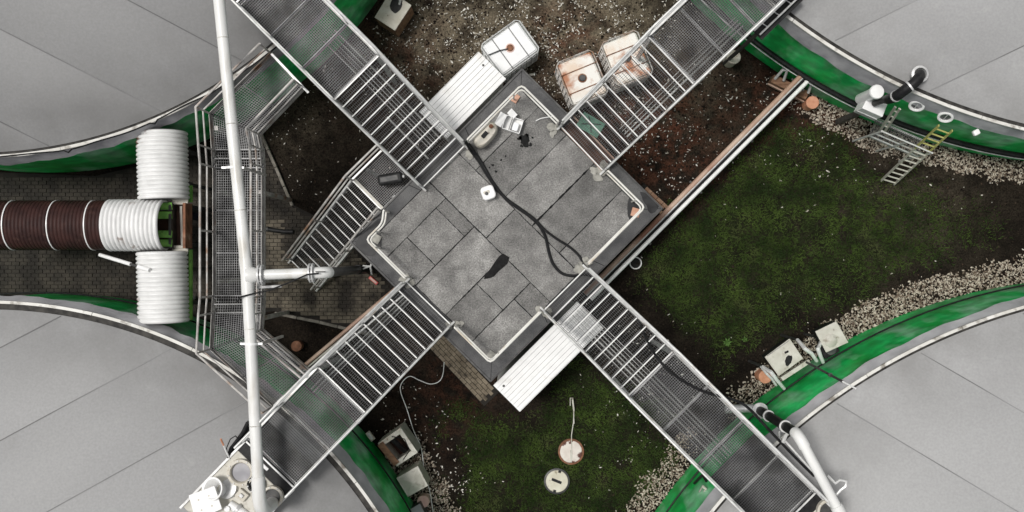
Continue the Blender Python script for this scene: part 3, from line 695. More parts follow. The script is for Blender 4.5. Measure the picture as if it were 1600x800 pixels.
for x, y in ((340, 300), (405, 300), (340, 440), (405, 440), (338, 200), (400, 500)):
    p = L(gw, x, y, gz - .15); MB().box((p.x, p.y, (gz - .15) / 2), (.09, .09, gz - .15)).build('support_leg', M_oldrail, gw)
for (x0, y0), (x1, y1) in (((424, 84), (474, 137)), ((428, 634), (486, 582))):   # step up to the stair platforms
    for k in range(2):
        a, b = L(gw, x0 + (8 if y0 < 300 else 6) * (1 - k), y0 + (-8 if y0 < 300 else 6) * -(1 - k) * 1, ge + .2 * (k + 1) - .1), L(gw, x1 + (8 if y0 < 300 else 6) * (1 - k), y1 - (-8 if y0 < 300 else 6) * (1 - k), ge + .2 * (k + 1) - .1)
        MB().beam(a, b, .05, .03).build('step_bar', M_galv, gw)

# ------------------------------------------------------------------ service decks at the ends of the stairs
def deck(label, stair, ylen, back, width, zoff=-.05):
    """white box deck standing on the tank rim behind a stair platform; local frame of the stair"""
    y1 = NT * RUN + back; z1 = NT * RISE
    Mst = INV[stair.name].inverted(); o = Mst @ Vector((0, y1, 0)); rz = stair.rotation_euler.z
    t = thing('service_deck', label, 'deck', (o.x, o.y, 3.3), rz, 'white service decks on the tank rims')
    zt = ROOF_Z + z1 + zoff - 3.3
    MB().box((0, .16 , zt - .08), (width, .30, .10)).build('cover_strip', M_black, t)
    MB().box((0, .02, zt + .02), (width, .035, .04)).build('edge_bar', M_rail, t)
    MB().box((0, .30 + ylen / 2, zt / 2 - .02), (width + .04, ylen, zt)).build('deck_box', M_cream, t, bevel=.012)
    for s in (-1, 1): MB().box((s * (width / 2 + .03), .2 + ylen / 2, zt - .02), (.05, ylen + .3, .09)).build('edge_angle', M_galv, t)
    MB().box((.12, .15, zt - .015), (.34, .07, .03)).build('grip_plate', M_galv, t, bevel=.006)
    return t, zt
dBL, zt = deck('cream service deck with round hatches at the end of the lower left stair', sBL, 1.7, 2.2, 1.42)
def hatch(t, x, y, z, r, kind):
    o = MB().lathe([(r * .72, 0), (r * .72, .07), (r * .8, .10), (r, .10), (r * 1.02, .0)], 30, Matrix.Translation((x, y, z)), True).build('hatch_ring', M_beige if kind != 'black' else M_black, t, smooth=True)
    MB().lathe([(r * .71, .0), (r * .70, .012), (.001, .012)], 30, Matrix.Translation((x, y, z))).build('hatch_plate', {'red': M_skirt, 'black': M_galv, 'dark': M_darksteel}[kind], o)
    for k in range(8):
        a = k * math.pi / 4 + .2; MB().lathe([(.016, 0), (.016, .02), (.001, .024)], 8, Matrix.Translation((x + r * .9 * math.cos(a), y + r * .9 * math.sin(a), z + .10))).build('bolt', M_galv, o)
for x, y, r, k in ((378, 737, .29, 'red'), (402, 755, .19, 'black'), (427, 775, .24, 'dark')):
    p = W(dBL, P(x, y, 4.4)); hatch(dBL, p.x, p.y, zt - .02, r, k)
# beside it: loose gear on the deck
t = thing('square_plate', 'white square four-holed plate lying at the corner of the cream deck', 'plate', P(318, 783, 4.75))
pr = [W(t, P(x, y, 4.75)) for x, y in ((295, 774), (335, 759), (347, 795), (306, 813))]
MB().prism([(q.x, q.y) for q in pr], -.02, .012).build('plate', M_white, t, bevel=.004)
for f, g in ((.3, .3), (.7, .3), (.7, .72), (.3, .72)):
    q = pr[0].lerp(pr[1], f).lerp(pr[3].lerp(pr[2], f), g); MB().lathe([(.02, .0125), (.02, .016), (.001, .017)], 10, Matrix.Translation((q.x, q.y, 0))).build('bolt_hole', M_beige, t)
MB().tube([(0, 0, -.02), (0, 0, -.45)], .07, 10).build('stem', M_beige, t)
t = thing('bell_mouth', 'white bell-mouthed pipe end beside the white square plate', 'pipe', P(350, 765, 4.35))
Mx = Matrix.Rotation(R(-18), 4, 'Y') @ Matrix.Rotation(R(-14), 4, 'X')
MB().lathe([(.13, -.25), (.14, .2), (.17, .32), (.25, .42), (.25, .45), (.21, .44), (.11, .26), (.09, .0)], 30, Mx).build('bell', M_white, t, smooth=True)
MB().lathe([(.24, -.02), (.24, .16), (.135, .2)], 30, Matrix.Translation((.13, .03, -.05)) @ Mx).build('collar', M_galv, t, smooth=True)
t = thing('actuator', 'small grey square actuator box beside the bell-mouthed pipe', 'actuator', P(380, 772, 4.4))
MB().box((0, 0, .06), (.24, .2, .14), R(-40)).build('housing', M_beige, t, bevel=.02); MB().box((0, 0, .15), (.09, .08, .04), R(-40)).build('cap', M_galv, t, bevel=.01)
t = thing('gate_valve', 'pale pipe valve with two stub ends below the actuator box', 'valve', P(377, 792, 4.35))
MB().tube([(-.22, .1, .12), (-.05, -.02, .12), (.25, -.25, .1)], [.085, .10, .10], 14).build('body', M_white, t, smooth=True); MB().tube([(-.24, .02, .06), (-.24, .02, .26)], .06, 12).build('bonnet', M_white, t, smooth=True)
MB().lathe([(.13, -.03), (.13, .03)], 20, Matrix.Translation((-.05, -.02, .12)) @ Matrix.Rotation(R(52), 4, 'Z') @ Matrix.Rotation(R(90), 4, 'X')).build('flange', M_galv, t)
t = thing('marker_stick', 'thin white stick with orange tip standing at the deck edge', 'stick', P(359, 718, 4.4))
a, b = W(t, P(360, 720, 4.4)), W(t, P(345, 686, 4.9)); MB().tube([a, a.lerp(b, .72)], .018, 6).build('shaft', M_white, t); MB().tube([a.lerp(b, .722), b], .020, 6).build('tip', M_orange, t)
t = thing('cable_bundle', 'black cable bundle looped at the upper corner of the cream deck', 'cable', P(375, 690, 4.3))
for k in range(5):
    o = Vector((random.uniform(-.06, .06), random.uniform(-.06, .06), random.uniform(0, .12)))
    q = [W(t, P(x, y, 4.35)) + o for x, y in ((362, 712), (366, 700), (374, 690), (384, 676), (392, 660))]; MB().tube(q, .03, 6).build('cable', M_black, t, smooth=True)
q = [W(t, P(x, y, 4.5)) for x, y in ((356, 716), (354, 700), (360, 686), (368, 681), (372, 686))]; MB().tube(q, .012, 6).build('loop', M_black, t, smooth=True)

dBR, ztr = deck('cream service deck with dark hatch at the end of the lower right stair', sBR, 1.7, 4.3, 1.38)
p = W(dBR, P(1293, 797, 4.4)); hatch(dBR, p.x, p.y, ztr - .02, .26, 'dark')
dTL, ztl = deck('cream service deck at the end of the upper left stair cut by the picture edge', sTL, 1.6, 2.95, 1.36)
t = thing('hook_rail', 'bent bright tube hook at the edge of the lower right deck', 'rail', P(1300, 760, 4.3))
q = [W(t, P(x, y, 4.9)) for x, y in ((1293, 743), (1305, 755), (1312, 750), (1322, 752), (1321, 760), (1313, 766), (1308, 772))]
MB().tube(q, .03, 8).build('tube', M_chrome, t, smooth=True); MB().tube([q[-1], q[-1] + Vector((.05, -.05, -.6))], .03, 8).build('leg', M_chrome, t, smooth=True)

# ------------------------------------------------------------------ white gas pipes
def flange(root, c, axis, r, th=.03, gap=.06, m=None):
    d = Vector(axis).normalized(); q = d.to_track_quat('Z', 'Y').to_matrix().to_4x4()
    for s in (-1, 1):
        o = MB().lathe([(r * .6, -th / 2), (r, -th / 2), (r, th / 2), (r * .6, th / 2)], 28, Matrix.Translation(Vector(c) + d * s * gap / 2) @ q, True).build('flange', m or M_galv, root, smooth=True)
    b = MB()
    for k in range(8):
        a = 2 * math.pi * k / 8; v = q @ Vector((r * .85 * math.cos(a), r * .85 * math.sin(a), 0)); b.tube([Vector(c) + v - d * (gap / 2 + th), Vector(c) + v + d * (gap / 2 + th)], .014, 6)
    b.build('flange_bolts', M_galv, root)
gp = thing('gas_pipe', 'long white gas pipe crossing the left side with a branch to the right', 'pipe', P(385, 430, 0))
A, B, D = L(gp, 341, -14, 5.5), L(gp, 386, 430, 5.6), L(gp, 405, 778, 5.45)
MB().tube([A, A.lerp(B, .5), B, B.lerp(D, .5), D], .12, 24).build('main_run', M_pipe, gp, smooth=True)
MB().tube([D - (D - B).normalized() * .45, D, D + Vector((.02, -.22, -.10)), D + Vector((.03, -.34, -.35)), D + Vector((.03, -.36, -1.15))], .14, 24).build('end_elbow', M_pipe, gp, smooth=True)
for f0, f1, n in ((A, B, 3), (B, D, 2)):
    for k in range(n):
        c = f0.lerp(f1, (k + .55) / (n + .3)); d = (f1 - f0).normalized(); MB().lathe([(.119, -.012), (.126, -.005), (.126, .005), (.119, .012)], 24, Matrix.Translation(c) @ d.to_track_quat('Z', 'Y').to_matrix().to_4x4(), True).build('weld', M_clamp, gp, smooth=True)
T0, T1 = B, L(gp, 404, 429.5, 5.6)
MB().tube([B - (B - A).normalized() * .35, B, B + (D - B).normalized() * .45], .130, 24).build('tee', M_pipe, gp, smooth=True)
MB().tube([B, B.lerp(T1, .35), B.lerp(T1, .75), T1], [.18, .18, .15, .12], 24).build('tee_branch', M_pipe, gp, smooth=True)
Fa, Fb = L(gp, 408, 429.4, 5.6), L(gp, 487, 426.5, 5.6)
flange(gp, Fa, Fb - Fa, .215); flange(gp, Fb, Fb - Fa, .20)
MB().tube([Fa, Fb], .105, 20).build('branch_run', M_pipe, gp, smooth=True)
E0 = L(gp, 503, 426, 5.6); dn = Vector((0, 0, -1)); dx = (Fb - Fa).normalized(); el_ = [Fb, E0 - dx * .06]
for k in range(1, 7):
    a = k / 6 * math.pi / 2; el_.append(E0 - dx * .06 + dx * .17 * math.sin(a) + dn * .17 * (1 - math.cos(a)))
MB().tube(el_, .118, 20).build('branch_elbow', M_pipe, gp, smooth=True)
V0 = el_[-1]; MB().tube([V0, Vector((V0.x, V0.y, 1.4))], .10, 18).build('down_pipe', M_darksteel, gp, smooth=True)
MB().tube([Vector((V0.x, V0.y, 1.6)), Vector((V0.x, V0.y, 0))], .12, 18).build('down_pipe_foot', M_black, gp, smooth=True)
MB().tube([E0 + Vector((-.1, .02, .155)), E0 + Vector((.10, .02, .15))], .012, 6).build('lifting_eye', M_darksteel, gp)
MB().tube([Vector((V0.x + .12, V0.y + .02, 1.5)), Vector((V0.x + .32, V0.y + .1, 1.55)), Vector((V0.x + .36, V0.y + .26, 1.6))], .022, 6).tube([Vector((V0.x + .30, V0.y + .09, 1.55)), Vector((V0.x + .34, V0.y - .12, 1.55))], .022, 6).tube([Vector((V0.x + .12, V0.y + .1, 1.55)), Vector((V0.x + .3, V0.y + .08, 1.55))], .02, 6).build('valve_lever', M_chrome, gp, smooth=True)
for (x, y) in ((364, 262), (393, 537)):                                   # clamps and their stands on the gangway
    c = L(gp, x, y, 5.55); MB().lathe([(.14, -.025), (.14, .025), (.118, .025), (.118, -.025)], 24, Matrix.Translation(c) @ Matrix.Rotation(R(90), 4, 'X'), True).build('pipe_clamp', M_white, gp, smooth=True)
    MB().box((c.x, c.y, c.z), (.46, .045, .05)).build('clamp_bar', M_white, gp); MB().box((c.x + .2, c.y, c.z - .95), (.05, .05, 1.9)).build('clamp_stand', M_oldrail, gp)
cb = thing('control_cable', 'thin black cable slung from the white pipe to its branch elbow', 'cable', P(450, 450, 5.7))
MB().tube([W(cb, P(x, y, z)) for x, y, z in ((371, 471, 5.6), (376, 464, 5.78), (395, 459, 5.72), (420, 454, 5.6), (455, 440, 5.7), (480, 429, 5.82), (498, 427, 5.80))], .017, 6).build('cable', M_black, cb, smooth=True)
MB().tube([W(cb, P(402, 449, 5.35)), W(cb, P(440, 447, 5.4))], .03, 8).build('bracket', M_galv, cb)
gq = thing('gas_pipe', 'short white gas pipe over the edge of the lower right dome', 'pipe', P(1250, 680, 0))
A, B = L(gq, 1254, 692, 5.45), L(gq, 1318, 812, 5.5)
MB().tube([A, A.lerp(B, .5), B], .105, 24).build('main_run', M_pipe, gq, smooth=True)
MB().tube([A.lerp(B, .82), B], .13, 24).build('sleeve', M_pipe, gq, smooth=True)
dx = (A - B).normalized(); el_ = [A - dx * .1]
for k in range(0, 7):
    a = k / 6 * math.pi / 2; el_.append(A + dx * .20 * math.sin(a) + dn * .20 * (1 - math.cos(a)))
MB().tube(el_, .12, 20).build('elbow', M_pipe, gq, smooth=True)
V0 = el_[-1]; MB().tube([V0, Vector((V0.x, V0.y, 2.3))], .105, 18).build('down_pipe', M_black, gq, smooth=True)
for z in (3.1, 4.5): MB().lathe([(.135, -.02), (.135, .02), (.10, .02), (.10, -.02)], 24, Matrix.Translation((V0.x, V0.y, z)), True).build('pipe_clamp', M_chrome, gq, smooth=True)
MB().lathe([(.19, -.03), (.19, .03), (.10, .04), (.10, -.03)], 24, Matrix.Translation((V0.x, V0.y, 2.3)), True).build('flange', M_galv, gq, smooth=True)
MB().tube([Vector((V0.x, V0.y, 2.28)), Vector((V0.x - .02, V0.y, 2.05)), Vector((V0.x - .2, V0.y, 1.95)), Vector((V0.x - .75, V0.y - .02, 1.95))], .10, 16).build('foot_elbow', M_galv, gq, smooth=True)
MB().tube([Vector((V0.x + .1, V0.y, 4.5)), Vector((V0.x - .1, V0.y - .3, 4.7)), Vector((V0.x - .05, V0.y - .36, 4.2)), Vector((V0.x, V0.y - .2, 4.0))], .025, 8).build('bypass_tube', M_chrome, gq, smooth=True)
MB().tube([A + Vector((-.3, -.0, -.2)), A + Vector((.35, -.72, -.2))], .022, 8).build('side_rod', M_chrome, gq, smooth=True)

# twin heating pipes from the ring main to the building
def twin(label, p0, p1, z, specs, group):
    t = thing('heating_pipes', label, 'pipe', P(*p0, 0), 0, group); a, b = W(t, P(*p0, z)), W(t, P(*p1, z)); n = Vector((-(b - a).y, (b - a).x, 0)).normalized()
    for off, r, m, dz, nm in specs:
        MB().tube([a + n * off + Vector((0, 0, dz)), (a + n * off).lerp(b + n * off, .5) + Vector((0, 0, dz)), b + n * off + Vector((0, 0, dz))], r, 12).build(nm, m, t, smooth=True)
    d = (b - a); k = max(2, round(d.length / 2.0))
    for i in range(k + 1):
        c = a + d * (i / k * .94 + .03); MB().box((c.x, c.y, c.z - .09), (.42, .05, .05), math.atan2(n.y, n.x)).build('pipe_bracket', M_darksteel, t)
        MB().box((c.x, c.y, (c.z - .1) / 2), (.06, .06, c.z - .1)).build('bracket_post', M_darksteel, t)
    return t
twin('twin pipe run, one brown and one white, from the building to the upper right tank', (918, 463), (1258, 121), 1.1,
     ((.10, .062, M_copper, 0, 'brown_pipe'), (.03, .02, M_galv, .02, 'conduit'), (-.11, .052, M_white, 0, 'white_pipe'), (-.02, .07, M_black, -.1, 'black_hose')), 'heating pipe runs')
twin('dark pipe run with pale edges from the building to the lower left tank', (655, 432), (470, 588), 1.1,
     ((.10, .028, M_galv, 0, 'conduit'), (.015, .045, M_black, 0, 'black_hose'), (-.06, .024, M_cream, .02, 'conduit'), (-.15, .05, M_copper, -.04, 'brown_pipe')), 'heating pipe runs')

# ------------------------------------------------------------------ ribbed cabinets along the building
def cabinet(label, quad, z, group, hole):
    p = [P(x, y, z) for x, y in quad]; c = sum(p, Vector()) / 4; d = p[1] - p[0]; e = p[3] - p[0]; rz = math.atan2(d.y, d.x)
    t = thing('ribbed_cabinet', label, 'cabinet', (c.x, c.y, 0), rz, group); Ln, Wd = d.length, e.length
    MB().box((0, 0, (z - .08) / 2), (Ln - .1, Wd - .08, z - .08)).build('body', M_white, t)
    for sgn in (0,):
        m = MB(); n = 8; pr = []
        for k in range(n):                                               # trapezoid ribs run lengthwise
            y0 = -Wd / 2 + Wd * k / n; w = Wd / n
            pr += [(y0 + .002, 0), (y0 + w * .88, .0), (y0 + w * .90, -.03), (y0 + w * .97, -.03), (y0 + w * .998, 0)]
        vs = [(x, y, z + zz) for x in (-Ln / 2, Ln / 2) for y, zz in pr]; q = len(pr)
        fcs = [(i, i + 1, q + i + 1, q + i) for i in range(q - 1)]
        m.add([(a, b, c2) for a, b, c2 in vs], [f[::-1] for f in fcs]); m.build('ribbed_roof', M_white, t)
    for s in (-1, 1): MB().box((0, s * (Wd / 2 + .004), z - .05), (Ln + .01, .012, .08)).build('side_trim', M_white, t)
    for s in (-1, 1): MB().box((s * (Ln / 2 + .006), 0, z - .052), (.012, Wd, .078)).build('end_trim', M_white, t)
    h = W(t, P(*hole, z)); MB().lathe([(.03, z - .035), (.03, z + .006), (.001, z + .01)], 12, Matrix.Translation((h.x, h.y, 0))).build('screw_cap', M_darksteel, t)
    return t
cabinet('white ribbed cabinet roof beside the clean white tote', ((655, 175), (747, 82), (790, 123), (699, 215)), 2.25, 'white ribbed cabinets', (755, 102))
cabinet('white ribbed cabinet roof pointing at the manholes in the grass', ((902, 472), (772, 602), (812, 643), (942, 513)), 2.25, 'white ribbed cabinets', (787, 603))

# ------------------------------------------------------------------ totes
def tote(label, c_px, dir_px, m, capm, dirty):
    c = P(*c_px, 1.15); rz = ang(0, 0, *dir_px)
    t = thing('bulk_tote', label, 'tote', (c.x, c.y, 0), rz, 'caged bulk totes'); lx, ly = 1.17, .97
    MB().box((0, 0, .64), (lx - .06, ly - .06, .98)).build('container', m, t, bevel=.07)
    top = MB().box((0, 0, 1.135), (lx - .16, ly - .16, .02)).build('top_panel', m, t, bevel=.009)
    MB().lathe([(.085, 1.13), (.085, 1.18), (.07, 1.195), (.001, 1.195)], 22).build('filler_cap', capm, t, smooth=True)
    MB().lathe([(.115, 1.13), (.115, 1.155), (.08, 1.16)], 22).build('filler_neck', M_pink if not dirty else M_rust, t, smooth=True)
    lo = lambda h, r=.0: [(sx * (lx / 2 + r), sy * (ly / 2 + r), h) for sx, sy in ((-.86, -1), (.86, -1), (1, -.84), (1, .84), (.86, 1), (-.86, 1), (-1, .84), (-1, -.84))]
    for h in (.18, .42, .66, .90, 1.15): MB().tube(lo(h), .017, 8, closed=True).build('cage_hoop', M_galv if not dirty else M_oldrail, t, smooth=True)
    for i in range(7):
        for s in (-1, 1): MB().tube([(-lx / 2 * .8 + lx * .8 * i / 6, s * (ly / 2 + .012), .15), (-lx / 2 * .8 + lx * .8 * i / 6, s * (ly / 2 + .012), 1.15)], .011, 6).build('cage_bar', M_galv, t)
    for i in range(6):
        for s in (-1, 1): MB().tube([(s * (lx / 2 + .012), -ly / 2 * .78 + ly * .78 * i / 5, .15), (s * (lx / 2 + .012), -ly / 2 * .78 + ly * .78 * i / 5, 1.15)], .011, 6).build('cage_bar', M_galv, t)
    for x in (-.24, .26): MB().tube([(x, -ly / 2, 1.155), (x, ly / 2, 1.155)], .014, 6).build('top_bar', M_seam if not dirty else M_rust, t)
    MB().box((0, 0, .10), (lx, ly, .05)).build('pallet_deck', M_timber, t)
    for y in (-.42, 0, .42): MB().box((0, y, .04), (lx, .1, .07)).build('pallet_runner', M_timber, t)
    return t
ib = tote('clean white caged tote at the end of the ribbed cabinet', (797, 75), (58, -42), M_tote, M_rust, False)
MB().tube([W(ib, P(763, 86, 1.19)), W(ib, P(780, 79, 1.2)), W(ib, P(794, 76, 1.2))], .014, 6).build('drain_hose', M_darksteel, ib, smooth=True)
tote('rust stained caged tote fully in view beside the upper right stair', (910, 122), (27, 66), M_totedirty, M_darksteel, True)
tote('rust stained caged tote half hidden beneath the upper right stair', (980, 91), (26, 65), M_totedirty, M_darksteel, True)

# ------------------------------------------------------------------ corrugated pipes and their machine
def corrugated(prof_len, r, pitch, amp, M, n=44, inner=True):
    k = int(prof_len / pitch); pr = []
    for i in range(k * 5 + 1):
        pr.append((r + amp * (abs(math.sin(math.pi * i / 5)) ** .7 * 2 - 1), prof_len * i / (k * 5)))
    b = MB(); prof = pr + ([(r - amp - .02, prof_len), (r - amp - .02, 0)] if inner else [])
    b.lathe(prof, n, M, closed_prof=inner); return b
GC = 'large corrugated pipes between the left tanks'
HC, HR = 3.05, .56
zmid = HC
t = thing('corrugated_pipe', 'brown corrugated pipe with a white ribbed open end on the left', 'pipe', P(0, 352, 0), 0, GC)
X0, Xj, X1 = W(t, P(-70, 352, zmid)).x, W(t, P(170, 352, zmid)).x, W(t, P(259, 352, zmid)).x; Yc = W(t, P(0, 352, zmid)).y
My = lambda x: Matrix.Translation((x, Yc, zmid)) @ Matrix.Rotation(R(90), 4, 'Y')
corrugated(Xj - X0, HR, .085, .010, My(X0)).build('brown_section', M_corb, t, smooth=True)
corrugated(X1 - Xj, HR + .02, .10, .020, My(Xj)).build('white_section', M_corw, t, smooth=True)
for x in (22, 90, 147):
    xx = W(t, P(x, 352, zmid)).x; MB().lathe([(HR + .018, -.012), (HR + .018, .012), (HR - .01, .012), (HR - .01, -.012)], 44, My(xx), True).build('joint_band', M_white, t, smooth=True)
for x in (30, 150, 250):
    xx = W(t, P(x, 352, zmid)).x
    for s in (-1, 1): MB().box((xx, Yc + s * .45, (zmid - .4) / 2), (.08, .08, zmid - .4)).build('pipe_stand', M_darksteel, t)
    MB().box((xx, Yc, zmid - .62), (.1, 1.1, .1)).build('pipe_saddle', M_darksteel, t)
VR = .558; vz = 2.85
for lab, ya, yb in (('white corrugated pipe with rusty end above the machine opening', 206, 312), ('white corrugated pipe lying below the machine opening', 393, 504)):
    t = thing('corrugated_pipe', lab, 'pipe', P(255, (ya + yb) / 2, 0), 0, GC)
    a, b = W(t, P(253, ya, vz)), W(t, P(256, yb, vz)); ln = (b - a).length
    Mv = Matrix.Translation(a) @ (b - a).to_track_quat('Z', 'Y').to_matrix().to_4x4()
    corrugated(ln, VR, .098, .022, Mv).build('shell', M_corw, t, smooth=True)
    MB().lathe([(VR - .05, .06), (.001, .06)], 40, Mv).build('end_plate', M_darksteel, t)
    for f in (.25, .75):
        c = a.lerp(b, f); MB().box((c.x, c.y, vz - .58), (.9, .12, .16)).build('saddle', M_darksteel, t)
        for sx in (-.4, .4): MB().box((c.x + sx, c.y, (vz - .66) / 2), (.08, .08, vz - .66)).build('saddle_leg', M_darksteel, t)
mc = thing('feed_machine', 'green slatted feed hopper with rusty frame at the corrugated pipe mouth', 'machine', P(262, 352, 0))
def mp(x, y, z): return W(mc, P(x, y, z + 1.45))
a, b = mp(236, 316, 1.0), mp(272, 388, 1.0)
for i, y in enumerate((322, 336, 366, 380)):
    p = mp(256, y, 1.0); MB().beam(mp(232, y, 1.55), mp(269, y, 1.5), .17, .03, (0, .35 * (-1 if y < 352 else 1), 1)).build('green_slat', M_green2, mc)
MB().box(mp(252, 351, .95), (.62, 1.05, .5)).build('hopper_floor', M_rustplate, mc)
for x, m in ((271, M_darksteel), (293, M_rust)):
    MB().beam(mp(x, 318, 1.28), mp(x, 388, 1.28), .06, .5).build('frame_plate', m, mc)
MB().box(mp(282, 353, .9), (.30, 1.05, .5)).build('drive_box', M_rustplate, mc)
MB().beam(mp(283, 322, 1.2), mp(285, 385, 1.2), .05, .05).build('drive_shaft', M_cream, mc)
for y0, y1 in ((290, 316), (390, 500)): MB().beam(mp(298, y0, 1.0), mp(298, y1, 1.0), .06, .12).build('green_edge', M_green2, mc)
for x, y in ((240, 322), (240, 382), (290, 322), (290, 382)): q = mp(x, y, .6); MB().box((q.x, q.y, q.z / 2), (.08, .08, q.z)).build('machine_leg', M_darksteel, mc)
for y in (312, 317, 386, 391): MB().tube([mp(270, y, 1.32), mp(294, y, 1.32)], .045, 8).build('roller', M_cream, mc, smooth=True)
t = thing('motor_cover', 'round dark blue motor cover beside the gangway', 'motor', P(307, 338, 0)); MB().lathe([(.11, 0), (.13, .9), (.12, 1.02), (.06, 1.08), (.001, 1.09)], 24).build('cover', M_navy, t, smooth=True); MB().box((.0, .02, 1.08), (.03, .16, .05)).build('lifting_tab', M_darksteel, t)
for lab, x, y in (('small white switch box nearest the dark blue motor cover', 302, 355), ('small white switch box farther from the dark blue motor cover', 302, 368)):
    t = thing('switch_box', lab, 'box', P(x, y, 0)); MB().box((0, 0, 1.14), (.11, .12, .12)).build('housing', M_white, t, bevel=.012); MB().box((0, 0, .54), (.04, .04, 1.08)).build('stand', M_darksteel, t); MB().lathe([(.02, 1.2), (.02, 1.215), (.001, 1.22)], 10).build('knob', M_darksteel, t)
t = thing('brass_valve', 'brass and white valve by the lower white corrugated pipe', 'valve', P(304, 465, 0))
MB().tube([(0, 0, 0), (0, 0, .9)], .05, 10).build('riser', M_galv, t); MB().box((0, 0, .95), (.22, .05, .05)).box((0, 0, .95), (.05, .24, .06)).build('handle', M_cream, t, bevel=.01); MB().lathe([(.07, .86), (.08, .9), (.05, .95)], 14, Matrix.Translation((-.08, -.03, 0))).build('body', M_brass, t, smooth=True)
t = thing('lever_pole', 'white lever pole with dark joint lying toward the lower corrugated pipe', 'pole', P(200, 410, 0))
a, b = W(t, P(156, 398, 2.9)), W(t, P(240, 424, 3.5)); MB().tube([a, a.lerp(b, .58)], .045, 12).build('pole', M_white, t, smooth=True); MB().tube([a.lerp(b, .58), a.lerp(b, .72)], .03, 10).build('joint', M_darksteel, t, smooth=True); MB().tube([a.lerp(b, .72), a.lerp(b, .93)], .05, 12).build('clevis', M_white, t, smooth=True)
MB().tube([a, W(t, P(176, 402, 1.5)), W(t, P(196, 410, .1))], .02, 6).build('stay', M_galv, t)

# ------------------------------------------------------------------ window boxes, hatches and covers at the tanks
def slab_box(name, label, cat, quad, z0, z1, m_top, m_side, group=None, rim=.05, tilt=0):
    c = P(sum(q[0] for q in quad) / 4, sum(q[1] for q in quad) / 4, 0)
    t = thing(name, label, cat, (c.x, c.y, 0), 0, group); p = [W(t, P(x, y, z1)) for x, y in quad]
    poly = [(q.x, q.y) for q in p]; ctr = Vector((sum(q.x for q in p) / 4, sum(q.y for q in p) / 4))
    ins = [tuple(ctr + (Vector(q) - ctr) * .97) for q in poly]
    MB().prism(ins, z0, z1 - .05).build('body', m_side, t)
    top = MB().prism(poly, z1 - .05, z1).build('cover', m_top, t, bevel=.012)
    return t, poly, ctr, top
# lower right: two inspection window boxes with bright handles
GB = 'square inspection boxes at the tank walls'
t, poly, ctr, top = slab_box('inspection_box', 'pale square inspection box with dark pear-shaped hole on the lower right tank', 'box', ((1195, 558), (1234, 529), (1255, 560), (1217, 588)), 1.35, 1.75, M_cream, M_black, GB)
h = W(t, P(1232, 563, 1.75)); splat(h.x, h.y, .085, 1.759, 1.5, 1.2, 20, .15).build('dark_window', M_black, t); h = W(t, P(1229, 550, 1.75)); MB().box((h.x, h.y, 1.756), (.10, .05, .01), .4).build('latch', M_black, t)
e = [W(t, P(x, y, 1.76)) for x, y in ((1199, 556), (1233, 532))]; MB().beam(e[0], e[1], .012, .012).build('lid_joint', M_seam, t)
a, b = W(t, P(1221, 592, 1.6)), W(t, P(1264, 564, 1.6)); MB().beam(a, b, .10, .08).build('front_ledge', M_cream, t)
t, poly, ctr, top = slab_box('inspection_box', 'pale square inspection box with round dished cover on the lower right tank', 'box', ((1274, 518), (1307, 502), (1326, 535), (1291, 551)), 1.35, 1.75, M_cream, M_black, GB)
h = W(t, P(1298, 532, 1.75)); MB().lathe([(.17, 1.748), (.14, 1.775), (.06, 1.80), (.001, 1.805)], 24, Matrix.Translation((h.x, h.y, 0))).build('dished_cover', M_cream, t, smooth=True)
def handle(label, pts, z, r=.045):
    t = thing('tube_handle', label, 'handle', P(*pts[0], 0)); q = [W(t, P(x, y, zz)) for (x, y), zz in zip(pts, z)]
    MB().tube(q, r, 10).build('tube', M_chrome, t, smooth=True); MB().tube([q[0], Vector((q[0].x, q[0].y, 0))], r * .8, 8).build('post', M_darksteel, t)
handle('bright steel tube arm between the two square inspection boxes', ((1246, 531), (1258, 545), (1268, 552), (1276, 564)), (1.5, 1.9, 1.9, 1.7))
handle('bright steel tube arm against the dished inspection box', ((1285, 529), (1278, 545), (1282, 556), (1286, 566)), (1.5, 1.9, 1.9, 1.7))
handle('bright steel tube arm right of the orange capped pipe', ((1192, 573), (1205, 582), (1214, 594), (1225, 607)), (1.4, 1.8, 1.8, 1.5))
handle('bright steel tube arm touching the orange capped pipe', ((1189, 573), (1198, 584), (1206, 592), (1213, 602)), (1.3, 1.6, 1.6, 1.4), .03)
t = thing('lens_box', 'dark round-lensed box between the two square inspection boxes', 'box', P(1266, 537, 0)); MB().box((0, 0, 1.4), (.42, .34, .4), R(28)).build('housing', M_black, t, bevel=.03); MB().lathe([(.13, 1.6), (.13, 1.64), (.10, 1.65), (.001, 1.63)], 20, Matrix.Translation((.02, 0, 0))).build('lens', M_glass, t, smooth=True)
t = thing('probe_rod', 'dark probe rod with white tip reaching over the lower right rim', 'rod', P(1262, 565, 0))
a, b = W(t, P(1260, 566, 2.2)), W(t, P(1337, 607, 3.75)); MB().tube([a, a.lerp(b, .75)], .028, 8).build('rod', M_darksteel, t, smooth=True); MB().tube([a.lerp(b, .75), b], .022, 8).build('tip', M_white, t, smooth=True); MB().lathe([(.05, -.03), (.05, .03)], 12, Matrix.Translation(a.lerp(b, .5))).build('joint', M_darksteel, t)
def capped(label, x, y, r, z, m, mside=None, group='capped drain pipes'):
    t = thing('capped_pipe', label, 'pipe', P(x, y, z).xy.to_3d(), 0, group)
    MB().lathe([(r * .93, 0), (r * .93, z - .05)], 24).build('pipe', mside or m, t, smooth=True)
    MB().lathe([(r * .94, z - .1), (r, z - .09), (r, z - .012), (r * .93, z), (r * .6, z - .006), (.001, z - .004)], 24).build('cap', m, t, smooth=True)
capped('orange capped drain pipe standing by the twin pipe run', 1270, 160, .165, .45, M_orange)
